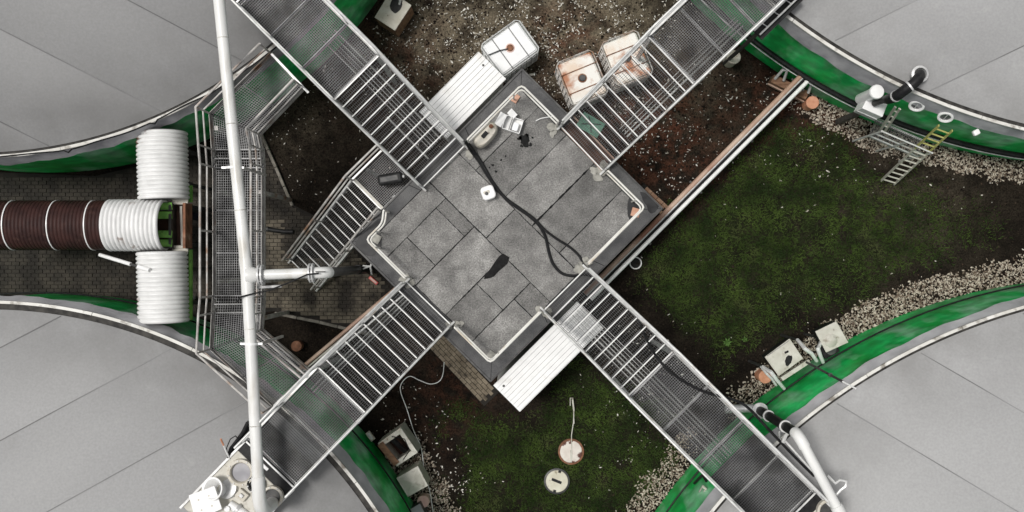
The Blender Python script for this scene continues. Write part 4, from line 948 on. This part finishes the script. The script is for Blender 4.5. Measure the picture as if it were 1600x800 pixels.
capped('beige capped pipe stub beneath the upper right stair edge', 1147, 89, .175, .6, M_beige)
capped('faded orange capped pipe beside the tube arms of the lower right tank', 1196, 589, .17, .5, M_orange)
capped('pink capped pipe behind the pyramid covered box', 661, 784, .16, .35, M_pink)
capped('rusty brown capped pipe beside the lower end of the gangway', 463, 541, .14, .3, M_rust)
# lower left: open and closed chambers
t, poly, ctr, top = slab_box('open_chamber', 'open brown-stained square chamber at the lower left tank wall', 'box', ((590, 693), (626, 668), (653, 707), (620, 729)), .05, .95, M_cream, M_beige, GB)
bpy.data.objects.remove(top); bpy.data.objects.remove([c for c in t.children if c.name.startswith('body')][0])
pp = [Vector((*q, 0)) for q in poly]; ins = [Vector((*(ctr + (q.xy - ctr) * .66), 0)) for q in pp]
for i in range(4):
    a, b, c, d = pp[i], pp[(i + 1) % 4], ins[(i + 1) % 4], ins[i]
    MB().prism([(q.x, q.y) for q in (a, b, c, d)], .05, .95 + .002 * i).build('frame_side', M_cream if i else M_beige, t, bevel=.008)
MB().prism([tuple(ctr + (q.xy - ctr) * .665) for q in pp], .06, .3).build('pit_floor', M_rustplate, t)
MB().tube([ins[0].lerp(ins[1], .5) + Vector((0, 0, .9)), ins[2].lerp(ins[3], .5) + Vector((0, 0, .5))], .07, 10).build('pit_pipe', M_black, t, smooth=True)
q = [W(t, P(x, y, .97)) for x, y in ((594, 693), (620, 725))]; MB().beam(q[0], q[1], .16, .05).build('stained_edge', M_timber, t)
q = [W(t, P(x, y, .97)) for x, y in ((612, 682), (632, 686), (640, 704), (630, 718))]; MB().tube(q, .012, 6).build('gasket', M_black, t, smooth=True)
t, poly, ctr, top = slab_box('covered_chamber', 'square chamber with low pyramid cover at the lower left tank wall', 'box', ((619, 747), (653, 728), (669, 759), (637, 777)), .05, .85, M_cream, M_beige, GB)
MB().add([(*(ctr + (Vector(q) - ctr) * .88), .846) for q in poly] + [(ctr.x, ctr.y, .93)], [(0, 1, 4), (1, 2, 4), (2, 3, 4), (3, 0, 4)] if True else []).build('pyramid_lid', M_cream, t)
t, poly, ctr, top = slab_box('covered_chamber', 'grey flat chamber cut by the lower picture edge', 'box', ((634, 800), (656, 787), (668, 812), (642, 826)), .05, .7, M_skirt, M_darksteel, GB)
MB().box((ctr.x, ctr.y, .705), (.14, .05, .02), .6).build('handle', M_galv, t)
t = thing('wall_tag', 'small pale framed tag on the lower left tank wall', 'tag', P(583, 676, 0)); MB().box((0, 0, .5), (.13, .26, .04), R(38)).build('plate', M_beige, t, bevel=.008); MB().box((0, 0, .523), (.07, .18, .008), R(38)).build('face', M_galv, t); MB().box((0, 0, .24), (.04, .04, .48)).build('stake', M_darksteel, t)
# top: beige chamber with black hole
t, poly, ctr, top = slab_box('open_chamber', 'beige square chamber with black round opening at the top edge', 'box', ((585, 27), (617, 48), (643, 8), (610, -14)), .05, .9, M_beige, M_timber, GB)
h = W(t, P(619, 8, .9)); splat(h.x, h.y, .15, .908, 1.3, R(60), 24, .1).build('dark_opening', M_black, t)
MB().tube([(h.x + .08, h.y + .02, .9), (h.x + .12, h.y + .12, 1.0), (h.x + .05, h.y + .25, 1.0)], .03, 8).build('lid_arm', M_galv, t, smooth=True)
# lower right, left flank: grey winch on the wall
t = thing('mixer_winch', 'grey angular mixer winch at the lower right tank wall beside the stair', 'winch', P(1108, 775, 0))
a = [W(t, P(x, y, 2.4)) for x, y in ((1105, 768), (1124, 760), (1118, 800), (1085, 812))]; MB().prism([(q.x, q.y) for q in a], 1.2, 2.4).build('housing', M_galv, t, bevel=.03)
for o in (0, 7): MB().tube([W(t, P(1122 + o, 766 - o * .2, 2.9)), W(t, P(1152 + o, 800 - o * .2, 3.2))], .03, 8).build('guide_tube', M_chrome, t, smooth=True)
MB().beam(W(t, P(1108, 800, 2.5)), W(t, P(1128, 776, 2.5)), .16, .05).build('cover_plate', M_cream, t)
MB().tube([W(t, P(1093, 768, 2.2)), W(t, P(1098, 760, 2.5)), W(t, P(1103, 764, 2.5)), W(t, P(1098, 772, 2.2))], .025, 8).build('bracket', M_cream, t, smooth=True)
MB().tube([W(t, P(1085, 755, 1.4)), W(t, P(1098, 742, 2.2)), W(t, P(1104, 752, 2.4))], .035, 8).build('cable_loop', M_black, t, smooth=True)

# upper right: overflow box, lid, black elbow pipe into the dome
t = thing('overflow_box', 'white square overflow box under the black elbow pipe', 'box', P(1367, 165, 0))
q = [W(t, P(x, y, 2.7)) for x, y in ((1357, 150), (1387, 163), (1379, 183), (1347, 169))]; MB().prism([(a.x, a.y) for a in q], 2.1, 2.7).build('housing', M_white, t, bevel=.015); MB().beam((q[3].x, q[3].y, 2.25), (q[2].x, q[2].y, 2.25), .03, .2).build('front_lip', M_galv, t)
c = sum(q, Vector()) / 4; MB().box((c.x, c.y, 1.05), (.12, .12, 2.1)).build('post', M_darksteel, t)
t = thing('round_lid', 'white round lid standing above the square overflow box', 'lid', P(1371, 143, 0)); p = W(t, P(1371, 143, 3.3)); MB().lathe([(.13, 2.2), (.13, 3.2), (.165, 3.22), (.165, 3.28), (.15, 3.3), (.001, 3.31)], 30, Matrix.Translation((p.x, p.y, 0))).build('drum', M_white, t, smooth=True); MB().tube([Vector((p.x, p.y, 2.9)), Vector((p.x + .25, p.y - .02, 2.85))], .05, 10).build('link', M_black, t)
t = thing('dome_pipe', 'black elbowed pipe running from the upper right dome to the box', 'pipe', P(1400, 148, 0))
pts = [W(t, P(x, y, z)) for x, y, z in ((1437, 117, 3.75), (1437, 119, 4.05), (1434, 124, 4.2), (1427, 131, 4.2), (1416, 139, 4.15), (1404, 148, 4.0), (1395, 153, 3.8), (1388, 155, 3.5))]
MB().tube(pts, .115, 16).build('elbow_run', M_black, t, smooth=True)
MB().tube([pts[-1], W(t, P(1380, 156, 3.2)), W(t, P(1368, 161, 2.85)), W(t, P(1366, 162, 2.6))], [.11, .08, .075, .075], 14).build('lower_run', M_black, t, smooth=True)
c = W(t, P(1437, 116, 3.8)); MB().lathe([(.14, -.05), (.19, -.05), (.19, .03), (.14, .05)], 26, Matrix.Translation(c), True).build('dome_collar', M_galv, t, smooth=True)
for i, (a, b) in enumerate(((3, 4), (5, 6))): 
    c = pts[a].lerp(pts[b], .5); d = (pts[b] - pts[a]).normalized(); MB().lathe([(.118, -.02), (.13, -.02), (.13, .02), (.118, .02)], 24, Matrix.Translation(c) @ d.to_track_quat('Z', 'Y').to_matrix().to_4x4(), True).build('hose_clamp', M_galv, t, smooth=True)
# small platform and ladders at the upper right tank
def ladder(label, b0, b1, t0, t1, zb, zt, n, m, group='ladders at the upper right tank', cut=1.0):
    t = thing('ladder', label, 'ladder', P((b0[0] + b1[0]) / 2, (b0[1] + b1[1]) / 2, 0), 0, group)
    A0, A1, B0, B1 = W(t, P(*b0, zb)), W(t, P(*b1, zb)), W(t, P(*t0, zt)), W(t, P(*t1, zt))
    for a, b in ((A0, B0), (A1, B1)): 
        MB().beam(a, a.lerp(b, cut), .03, .06).build('rail', m, t)
        if cut < 1: MB().beam(a.lerp(b, cut), b, .028, .055).build('upper_rail', M_yellow, t)
    for i in range(n):
        f = (i + .35) / n; MB().tube([A0.lerp(B0, f), A1.lerp(B1, f)], .021, 8).build('rung', m if f < cut else M_yellow, t, smooth=True)
    return t
M_yellow = mat('yellow_olive_ladder', (.34, .33, .10), (.46, .44, .16), 6, .5)  # yellow-olive tone of the upper ladder section
M_alu = mat('aluminium', (.62, .60, .52), (.72, .70, .62), 6, .35, .4)
ladder('leaning aluminium ladder reaching from the dark soil to the upper right rim', (1377, 282), (1397, 288), (1467, 196), (1488, 204), .02, 3.0, 13, M_alu, cut=.62)
ladder('thin short ladder between the small platform and the white overflow box', (1374, 206), (1381, 208), (1399, 167), (1406, 170), 1.25, 3.2, 5, M_alu)
t = thing('small_platform', 'small grating platform with pale rails at the upper right tank wall', 'platform', P(1405, 210, 0), ang(1366, 190, 1440, 222))
pc = [W(t, P(x, y, 1.2)) for x, y in ((1366, 190), (1442, 222), (1436, 240), (1362, 212))]
cc = sum(pc, Vector()) / 4; ln = (pc[1] - pc[0]).length; wd = .42
inst('grating_panel', grating(ln, wd, .05, .05).mesh('grating_panel', M_grate), t, (cc.x, cc.y, 1.2))
for s in (-1, 1): MB().box((cc.x, cc.y + s * wd / 2, 1.14), (ln, .04, .10)).build('side_beam', M_galv, t)
for z in (1.2, 1.6, 2.05): MB().tube([(cc.x - ln / 2, cc.y - wd / 2, z), (cc.x + ln / 2, cc.y - wd / 2, z)], .02, 8).build('rail', M_rail, t, smooth=True)
for x in (-ln / 2, 0, ln / 2):
    MB().tube([(cc.x + x, cc.y - wd / 2, .0), (cc.x + x, cc.y - wd / 2, 2.05)], .025, 8).build('post', M_rail, t)
t = thing('cable_tray', 'dark cable tray with two bright rails at the upper right rim beside the stair', 'tray', P(1205, 25, 0))
for o in (0, 9): MB().tube([W(t, P(1178 + o, 48 + o * .7, 3.9)), W(t, P(1240 + o, -12 + o * .7, 4.1))], .022, 8).build('rail', M_chrome, t, smooth=True)
MB().beam(W(t, P(1182, 54, 3.75)), W(t, P(1246, -8, 3.95)), .34, .06).build('tray', M_black, t)
for f in (.2, .5, .8): MB().beam(W(t, P(1178, 48, 3.9)).lerp(W(t, P(1240, -12, 4.1)), f), W(t, P(1187, 54, 3.9)).lerp(W(t, P(1249, -6, 4.1)), f), .02, .02).build('crossbar', M_galv, t)
q = W(t, P(1186, 50, 3.7)); MB().box((q.x, q.y, 1.85), (.07, .07, 3.7)).build('post', M_darksteel, t)
# pump set under the twin pipes
t = thing('pump_box', 'brown timber box with bright clamps under the twin pipe run', 'box', P(1228, 140, 0), ang(1200, 130, 1256, 158))
MB().box((0, 0, .2), (1.0, .22, .4)).build('timber', M_timber, t, bevel=.01); MB().box((0, -.13, .18), (1.04, .035, .10)).build('pale_board', M_copper, t)
for x in (-.34, .36):
    MB().tube([(x - .1, .02, .4), (x - .08, .22, .75), (x + .02, .25, .78), (x + .1, .05, .5)], .04, 10).build('clamp', M_chrome, t, smooth=True)

# ------------------------------------------------------------------ things on the roof
def rounded_prism(w, h, r, n=6):
    pts = []
    for cx_, cy_, a0 in ((w / 2 - r, h / 2 - r, 0), (-w / 2 + r, h / 2 - r, 90), (-w / 2 + r, -h / 2 + r, 180), (w / 2 - r, -h / 2 + r, 270)):
        for k in range(n + 1):
            a = R(a0 + 90 * k / n); pts.append((cx_ + r * math.cos(a), cy_ + r * math.sin(a)))
    return pts
t = thing('plastic_canister', 'weathered beige oval canister with dark handle hole by the roof railing', 'canister', P(759, 213, ROOF_Z + .01), ang(745, 230, 775, 196))
def hull(L2, Wd, z0, z1, m, name, t, taper=.9):
    b = MB(); n = 28; rows_ = [(.9, z0), (1, z0 + .04), (1, z1 - .12), (.95, z1 - .04), (.82, z1), (.0, z1 + .012)]; vs = []
    for s, z in rows_:
        for j in range(n):
            a = 2 * math.pi * j / n; ca, sa = math.cos(a), math.sin(a); e = .75
            vs.append((L2 / 2 * s * math.copysign(abs(ca) ** e, ca), Wd / 2 * s * math.copysign(abs(sa) ** e, sa), z))
    b.add(vs, [(i * n + j, i * n + (j + 1) % n, (i + 1) * n + (j + 1) % n, (i + 1) * n + j) for i in range(len(rows_) - 1) for j in range(n)]); return b.build(name, m, t, smooth=True)
hull(.68, .36, .02, .42, M_beige, 'shell', t); MB().prism([(x - .02, y) for x, y in rounded_prism(.17, .10, .02)], .425, .436).build('handle_hole', M_black, t); MB().lathe([(.05, .43), (.05, .46), (.001, .465)], 14, Matrix.Translation((.22, .02, 0))).build('cap', M_rust, t)
t = thing('open_carton', 'open white carton holding a small white bottle on the roof', 'carton', P(801, 196, ROOF_Z + .01), ang(793, 192, 817, 200))
w, d, h = .42, .32, .22
MB().box((0, 0, .01), (w, d, .012)).build('bottom', M_white, t)
for s in (-1, 1): MB().box((s * w / 2, 0, h / 2), (.012, d, h)).build('side', M_white, t); MB().box((0, s * d / 2, h / 2), (w - .012, .012, h)).build('side', M_white, t)
MB().beam((-w / 2 - .0, 0, h), (-w / 2 - .17, .03, h + .02), d, .008).build('flap', M_white, t); MB().beam((-.12, d / 2, h - .01), (-.05, d / 2 + .13, h + .03), .2, .008).build('flap', M_white, t); MB().box((-.05, 0, h * .7), (.012, d - .02, .14)).build('divider', M_darksteel, t)
MB().prism([(x + .08, y - .03) for x, y in rounded_prism(.14, .20, .03)], .02, .2).build('bottle', M_tote, t, bevel=.02)
t = thing('square_canister', 'small white square canister standing on the roof beside the cable', 'canister', P(763, 302, ROOF_Z + .01), R(20))
MB().prism(rounded_prism(.32, .32, .09), .0, .26).build('body', M_white, t, bevel=.03); MB().prism([(x - .03, y + .02) for x, y in rounded_prism(.15, .07, .02)], .262, .27).build('handle_recess', M_beige, t); MB().lathe([(.04, .26), (.04, .29), (.001, .295)], 14, Matrix.Translation((-.04, -.01, 0))).build('cap', M_darksteel, t)
t = thing('black_jerrycan', 'black jerrycan lying on the small landing beside the upper left stair', 'jerrycan', P(611, 280, 2.65), R(10))
MB().box((0, 0, .13), (.58, .25, .2)).build('body', M_black, t, bevel=.05); MB().box((-.02, .0, .235), (.42, .12, .02)).build('label_face', M_darksteel, t, bevel=.008); MB().lathe([(.035, -.02), (.035, .03)], 12, Matrix.Translation((.3, 0, .15)) @ Matrix.Rotation(R(90), 4, 'Y')).build('cap', M_galv, t)
t = thing('green_mat', 'green ribbed mat tied beneath the treads of the upper right stair', 'mat', P(923, 195, 2.9), ang(903, 183, 940, 205))
for i in range(9): MB().box((0, -.17 + i * .042, .0), (.55, .036, .03)).build('rib', M_glassgreen, t)
MB().box((0, 0, -.025), (.57, .38, .014)).build('backing', M_glassgreen, t)
MB().tube([(-.2, -.1, .03), (0, .02, .04), (.2, .12, .03)], .012, 6).tube([(-.15, .15, .03), (.0, .0, .035), (.1, -.16, .03)], .012, 6).build('tie', M_darksteel, t, smooth=True)
t = thing('loose_rope', 'short white rope curled on the roof beside the upper right stair', 'rope', P(850, 188, ROOF_Z)); MB().tube([W(t, P(x, y, 2.63)) for x, y in ((837, 189), (845, 185), (856, 183), (864, 182))], .012, 6).build('cord', M_white, t, smooth=True)
def cable(name, label, pts, r, m):
    t = thing(name, label, 'cable', P(pts[0][0], pts[0][1], pts[0][2]))
    q = [Vector(W(t, P(*p))) for p in pts]; s = []
    for i in range(len(q) - 1):                                           # Catmull-Rom
        p0, p1, p2, p3 = q[max(0, i - 1)], q[i], q[i + 1], q[min(len(q) - 1, i + 2)]
        for k in range(6):
            u = k / 6; s.append(.5 * ((2 * p1) + (p2 - p0) * u + (2 * p0 - 5 * p1 + 4 * p2 - p3) * u * u + (3 * p1 - p0 - 3 * p2 + p3) * u ** 3))
    s.append(q[-1]); MB().tube(s, r, 8).build('cable', m, t, smooth=True); return t
z = 2.65
stair_z = lambda d: 2.62 + min(1.9, max(0, d) * .76) + .06
cable('black_cable', 'thick black cable crossing the roof and curling before the lower right stair', ((728, 222, 3.0), (736, 236, 2.75), (748, 252, z), (762, 275, z), (782, 302, z), (802, 320, z), (826, 337, z), (842, 352, z), (852, 370, z), (857, 392, z), (864, 412, z), (878, 427, z), (896, 431, z), (914, 429, z), (930, 434, 2.7), (950, 450, 2.9)), .035, M_black)
cable('black_cable', 'black cable crossing the roof and running down the lower right stair edge', ((732, 224, 3.0), (742, 238, 2.75), (755, 258, z), (770, 284, z), (789, 308, z), (812, 325, z), (835, 342, z), (850, 358, z), (868, 372, z), (890, 386, z), (905, 400, z), (915, 417, z), (930, 432, 2.75), (948, 446, 3.0), (968, 462, 3.2), (992, 490, 3.6), (1004, 516, 4.0), (1018, 545, 4.4), (1036, 570, 4.58), (1062, 592, 4.58), (1100, 612, 4.58), (1150, 626, 4.58), (1172, 640, 4.6), (1200, 670, 4.6), (1240, 712, 4.6), (1272, 744, 4.6)), .03, M_black)
cable('white_cable', 'thin white cable looping from the lower left stair across the soil', ((694, 566, .5), (692, 585, .1), (686, 596, .06), (672, 600, .06), (655, 594, .06), (640, 588, .08), (628, 598, .06), (626, 612, .05), (636, 640, .05), (646, 672, .05), (658, 700, .05), (663, 735, .05), (672, 770, .05), (678, 810, .05)), .011, M_white)

# ------------------------------------------------------------------ things in the yard
def manhole(label, x, y, r, m, rusty):
    t = thing('manhole_cover', label, 'manhole', P(x, y, 0), 0, 'round manholes in the grass')
    MB().lathe([(r * 1.0, -.1), (r * 1.16, -.1), (r * 1.16, .075), (r * 1.0, .085)], 36, None, True).build('rim', M_rust if rusty else M_darksteel, t, smooth=True)
    MB().lathe([(r, .0), (r, .07), (r * .96, .082), (.001, .088)], 36).build('lid', m, t, smooth=True)
    return t
M_lidrust = mat('flaking_white_lid', (.62, .55, .50), (.72, .67, .62), 7, .7, c3=(.10, .035, .025), s3=3.4, lo3=.56, hi3=.60)
M_lidcream = mat('cream_lid', (.56, .52, .42), (.66, .63, .53), 6, .7, c3=(.30, .26, .18), s3=9, lo3=.62, hi3=.72)
t = manhole('flaking white manhole cover with rust patches and a pale strap', 892, 705, .29, M_lidrust, True)
MB().beam((-.005, -.27, .098), (.0, .05, .10), .05, .02).build('strap', M_cream, t)
t = manhole('cream manhole cover with dark slot in the grass', 870, 751, .29, M_lidcream, False)
MB().box((-.01, .01, .092), (.27, .07, .012), R(-22)).build('grip_slot', M_black, t)
MB().box((.07, .25, .085), (.07, .06, .02), R(-15)).box((-.06, -.25, .085), (.07, .06, .02), R(-15)).build('notch', M_black, t)
t = thing('white_rope', 'thin white doubled rope running from the rusty manhole cover', 'rope', P(895, 650, 0))
MB().tube([W(t, P(x, y, .09)) for x, y in ((893, 702), (893, 680), (896, 660), (897, 640), (895, 622), (891, 622), (891, 634))], .014, 6).build('rope', M_cream, t, smooth=True)
MB().tube([W(t, P(x, y, .09)) for x, y in ((897, 662), (896, 640), (894, 624))], .013, 6).build('loop', M_cream, t, smooth=True)
t = thing('pipe_ring', 'open white pipe end in the grass beside the twin pipe run', 'pipe', P(993, 411, .1).xy.to_3d())
MB().lathe([(.135, -.1), (.16, -.1), (.16, .14), (.135, .14)], 32, None, True).build('pipe_wall', M_white, t, smooth=True); MB().lathe([(.134, .01), (.001, .008)], 32).build('dark_bottom', M_black, t)
t = thing('red_reflector', 'small red block on the ground beside the central building', 'block', P(584, 438, .05), ang(577, 432, 591, 444)); MB().box((0, 0, .05), (.28, .085, .09)).build('body', M_red, t, bevel=.015); MB().box((0, 0, .1), (.2, .05, .012)).build('face', M_pink, t)
t = thing('drain_hose', 'short black hose lying on the paving beside the gangway', 'hose', P(437, 361, 0)); MB().tube([W(t, P(x, y, .1)) for x, y in ((416, 358), (430, 360), (445, 362), (458, 362))], .06, 12).build('hose', M_black, t, smooth=True); MB().lathe([(.07, -.02), (.07, .02)], 14, Matrix.Translation(W(t, P(418, 358, .1))) @ Matrix.Rotation(R(90), 4, 'Y')).build('coupling', M_darksteel, t)
t = thing('white_tube', 'short white tube lying on the soil below the clean tote', 'tube', P(831, 117, 0), R(5)); MB().tube([(-.08, 0, .04), (.08, 0, .04)], .035, 10).build('tube', M_cream, t, smooth=True); MB().lathe([(.04, -.01), (.04, .01)], 12, Matrix.Translation((.07, 0, .04)) @ Matrix.Rotation(R(90), 4, 'Y')).build('end_ring', M_white, t)
# leafy weed near the lower right stones
for x, y, lab in ((1135, 535, 'bright green weed rosette in the grass above the lower right stair'), (1163, 530, 'smaller green weed right of the rosette above the lower right stair')):
    t = thing('weed', lab, 'plant', P(x, y, 0), random.random(), 'weeds in the grass'); n = 8 if x == 1135 else 5
    for k in range(n):
        a = 2 * math.pi * k / n + random.uniform(-.2, .2); ln = random.uniform(.10, .17) * (1 if n == 8 else .7); w = .025
        c, s = math.cos(a), math.sin(a); b = MB()
        b.add([(0, 0, .02), (c * ln * .5 - s * w, s * ln * .5 + c * w, .08), (c * ln, s * ln, .05), (c * ln * .5 + s * w, s * ln * .5 - c * w, .08), (c * ln * .5, s * ln * .5, .065)], [(0, 3, 4), (0, 4, 1), (4, 3, 2), (4, 2, 1)]); b.build('leaf', M_leaf, t)

# ------------------------------------------------------------------ gravel, chips and grass
def scatter_mesh(name, base_v, base_f, pos, sc, rot, m, label, cat):
    bv = np.array(base_v); nb = len(bv); n = len(pos)
    V = bv[None] * sc[:, None, :]
    q = rot; c, s = np.cos(q[:, 2]), np.sin(q[:, 2]); cx_, sx_ = np.cos(q[:, 0]), np.sin(q[:, 0])
    x, y, z = V[..., 0], V[..., 1], V[..., 2]
    y, z = y * cx_[:, None] - z * sx_[:, None], y * sx_[:, None] + z * cx_[:, None]
    x, y = x * c[:, None] - y * s[:, None], x * s[:, None] + y * c[:, None]
    V = np.stack([x, y, z], -1) + pos[:, None, :]
    F = (np.array(base_f)[None] + (np.arange(n) * nb)[:, None, None]).reshape(-1, len(base_f[0]))
    me = bpy.data.meshes.new(name); me.from_pydata(V.reshape(-1, 3).tolist(), [], F.tolist()); me.update(); me.materials.append(m)
    o = bpy.data.objects.new(name, me); C.objects.link(o); tag(o, label, cat, kind='stuff'); return o
def gz_at(X, Y): return (fbm(X * 1.3 + 20, Y * 1.3 + 20) - .5) * .07 - .02
ico_v = [(1, 0, 0), (-1, 0, 0), (0, 1, 0), (0, -1, 0), (0, 0, 1), (0, 0, -1), (.6, .6, .5), (-.6, .6, .5), (-.6, -.6, .5), (.6, -.6, .5)]
ico_f = [(0, 6, 9), (6, 4, 9), (6, 2, 7), (6, 7, 4), (7, 1, 8), (7, 8, 4), (8, 3, 9), (8, 9, 4), (0, 2, 6), (2, 1, 7), (1, 3, 8), (3, 0, 9), (0, 5, 2), (2, 5, 1), (1, 5, 3), (3, 5, 0)]
def outside(X, Y, margin=0.0):
    ok = np.ones(X.shape, bool)
    for c in TANKS.values(): ok &= np.hypot(X - c[0], Y - c[1]) > c[2] + margin
    return ok
def gravel_density(X, Y):
    x, y = pix(X, Y); d = np.zeros(X.shape)
    nz = fbm(x / 30 + 5, y / 30)
    for key, w, gate in (('TR', .68, np.clip((x - 1225) / 60, 0, 1)), ('BR', .72, np.where(x > 1100, np.clip((x - 1130) / 60, 0, 1), np.clip((1090 - x) / 30, 0, .8) * (y > 640))), ('BL', .65, (x > 600) * np.clip((y - 670) / 60, 0, .75))):
        c = TANKS[key]; r = np.hypot(X - c[0], Y - c[1]) - c[2]
        ww = w * (.75 + nz * .6) * (1.5 if key == 'BL' else 1)
        d = np.maximum(d, np.where((r > .0) & (r < ww), np.clip((ww - r) / .18, 0, 1), 0) * gate)
    return d
n = 300000; X = RNG.uniform(-14, 14, n); Y = RNG.uniform(-7.4, 7.4, n)
den = gravel_density(X, Y); keep = (RNG.random(n) < den * .95); X, Y = X[keep], Y[keep]
k = len(X); s = RNG.uniform(.010, .027, k); sc = np.c_[s * RNG.uniform(1.0, 2.3, k), s, s * RNG.uniform(.45, .8, k)]
pos = np.c_[X, Y, gz_at(X, Y) + .02 + RNG.uniform(0, .035, k)]
scatter_mesh('gravel', ico_v, ico_f, pos, sc, np.c_[RNG.uniform(-.5, .5, k), np.zeros(k), RNG.uniform(0, 6.28, k)], M_stone, 'pale gravel stones along the feet of the right-hand tanks', 'gravel')
# pale chips strewn on the bare soil
n = 90000; X = RNG.uniform(-14, 14, n); Y = RNG.uniform(-7.4, 7.4, n); x, y = pix(X, Y)
top = (y < 330) & (x > 415)
den = .002 + (.035 + .8 * lightmask(x, y) * (x < 1060) + .35 * redmask(x, y)) * top * np.clip(fbm(x / 22, y / 22) * 2.2 - .6, 0, 1.3) + .22 * blob(x, y, 650, 660, 35) * 1 + .10 * blob(x, y, 1020, 620, 60) + .003 * (x > 900) + .45 * blob(x, y, 690, 760, 30)
keep = (RNG.random(n) < den) & outside(X, Y, .05) & (polydist(x, y, PAVE) < -4); X, Y = X[keep], Y[keep]
k = len(X); s = RNG.uniform(.004, .015, k) * np.where(RNG.random(k) < .08, 1.6, 1); sc = np.c_[s * RNG.uniform(1.0, 3.2, k), s, s * .3]
pos = np.c_[X, Y, gz_at(X, Y) + .018 + RNG.uniform(0, .012, k)]
scatter_mesh('pale_chips', ico_v, ico_f, pos, sc, np.c_[RNG.uniform(-.3, .3, k), np.zeros(k), RNG.uniform(0, 6.28, k)], M_chip, 'small pale chips and leaves strewn over the dark soil', 'chips')
# dark clods give the bare soil its crumble
n = 52000; X = RNG.uniform(-14, 14, n); Y = RNG.uniform(-7.4, 7.4, n); x, y = pix(X, Y)
keep = outside(X, Y, .02) & (polydist(x, y, PAVE) < -3) & (RNG.random(n) < np.clip(1 - gmask(x, y), .15, 1) * fbm(x / 25, y / 25) * 1.1); X, Y = X[keep], Y[keep]; x, y = pix(X, Y)
k = len(X); s = RNG.uniform(.008, .034, k); sc = np.c_[s * RNG.uniform(.9, 1.5, k), s, s * .6]
pos = np.c_[X, Y, gz_at(X, Y) + .004]
M_clod = mat('soil_clod', (.008, .0062, .005), (.028, .021, .015), 5, .95, spec=.1, c3=(.060, .040, .028), s3=13, lo3=.58, hi3=.66)
scatter_mesh('soil_clods', ico_v, ico_f, pos, sc, np.c_[RNG.uniform(-.4, .4, k), np.zeros(k), RNG.uniform(0, 6.28, k)], M_clod, 'dark crumbs and clods lying on the bare soil', 'soil')
# grass blades
M_grass = mat('grass_blade', (.015, .029, .006), (.058, .092, .018), 1.5, .7, spec=.15, c3=(.092, .098, .040), s3=.9, lo3=.56, hi3=.78, detail=7)
n = 300000; X = RNG.uniform(-3, 13, n); Y = RNG.uniform(-7.4, 4.6, n); x, y = pix(X, Y)
den = gmask(x, y) * np.clip(fbm(x / 14 + 30, y / 14) * 3.2 - .6, .05, 1) * np.clip(fbm(x / 60 + 11, y / 60 + 4) * 3.0 - .5, .35, 1)
loc_b = np.abs((X - BC.x) * math.cos(BANG) + (Y - BC.y) * math.sin(BANG)) < BA - .3
keep = (RNG.random(n) < den) & outside(X, Y, .3); X, Y = X[keep], Y[keep]; k = len(X); x, y = pix(X, Y)
a = RNG.uniform(0, 6.28, k); ln = RNG.uniform(.04, .13, k) * (.6 + .8 * fbm(x / 30, y / 30)); w = RNG.uniform(.004, .011, k); lean = RNG.uniform(.35, 1.25, k)
z0 = gz_at(X, Y) + .0; hx, hy = np.cos(a), np.sin(a)
p0 = np.c_[X - hy * w, Y + hx * w, z0]; p1 = np.c_[X + hy * w, Y - hx * w, z0]
mid = ln * .55; tip = ln
m0 = np.c_[X + hx * mid * np.sin(lean) * .8 - hy * w * .8, Y + hy * mid * np.sin(lean) * .8 + hx * w * .8, z0 + mid * np.cos(lean * .7)]
m1 = np.c_[X + hx * mid * np.sin(lean) * .8 + hy * w * .8, Y + hy * mid * np.sin(lean) * .8 - hx * w * .8, z0 + mid * np.cos(lean * .7)]
tp = np.c_[X + hx * tip * np.sin(lean), Y + hy * tip * np.sin(lean), z0 + tip * np.cos(lean) * .9]
V = np.stack([p0, p1, m1, m0, tp], 1).reshape(-1, 3)
me = bpy.data.meshes.new('grass'); idx = np.arange(k)[:, None] * 5
me.vertices.add(len(V)); me.vertices.foreach_set('co', V.ravel().astype(np.float32))
tri = np.concatenate([idx + [0, 1, 2], idx + [0, 2, 3], idx + [3, 2, 4]], 1).reshape(-1, 3)
me.loops.add(tri.size); me.loops.foreach_set('vertex_index', tri.ravel().astype(np.int32))
me.polygons.add(len(tri)); me.polygons.foreach_set('loop_start', np.arange(0, tri.size, 3, dtype=np.int32)); me.update(calc_edges=True); me.validate()
me.materials.append(M_grass); go = bpy.data.objects.new('grass', me); C.objects.link(go)
tag(go, 'short dark green grass between the right-hand tanks and below the building', 'grass', kind='stuff')
print('blades', k, 'objects', len(bpy.data.objects))
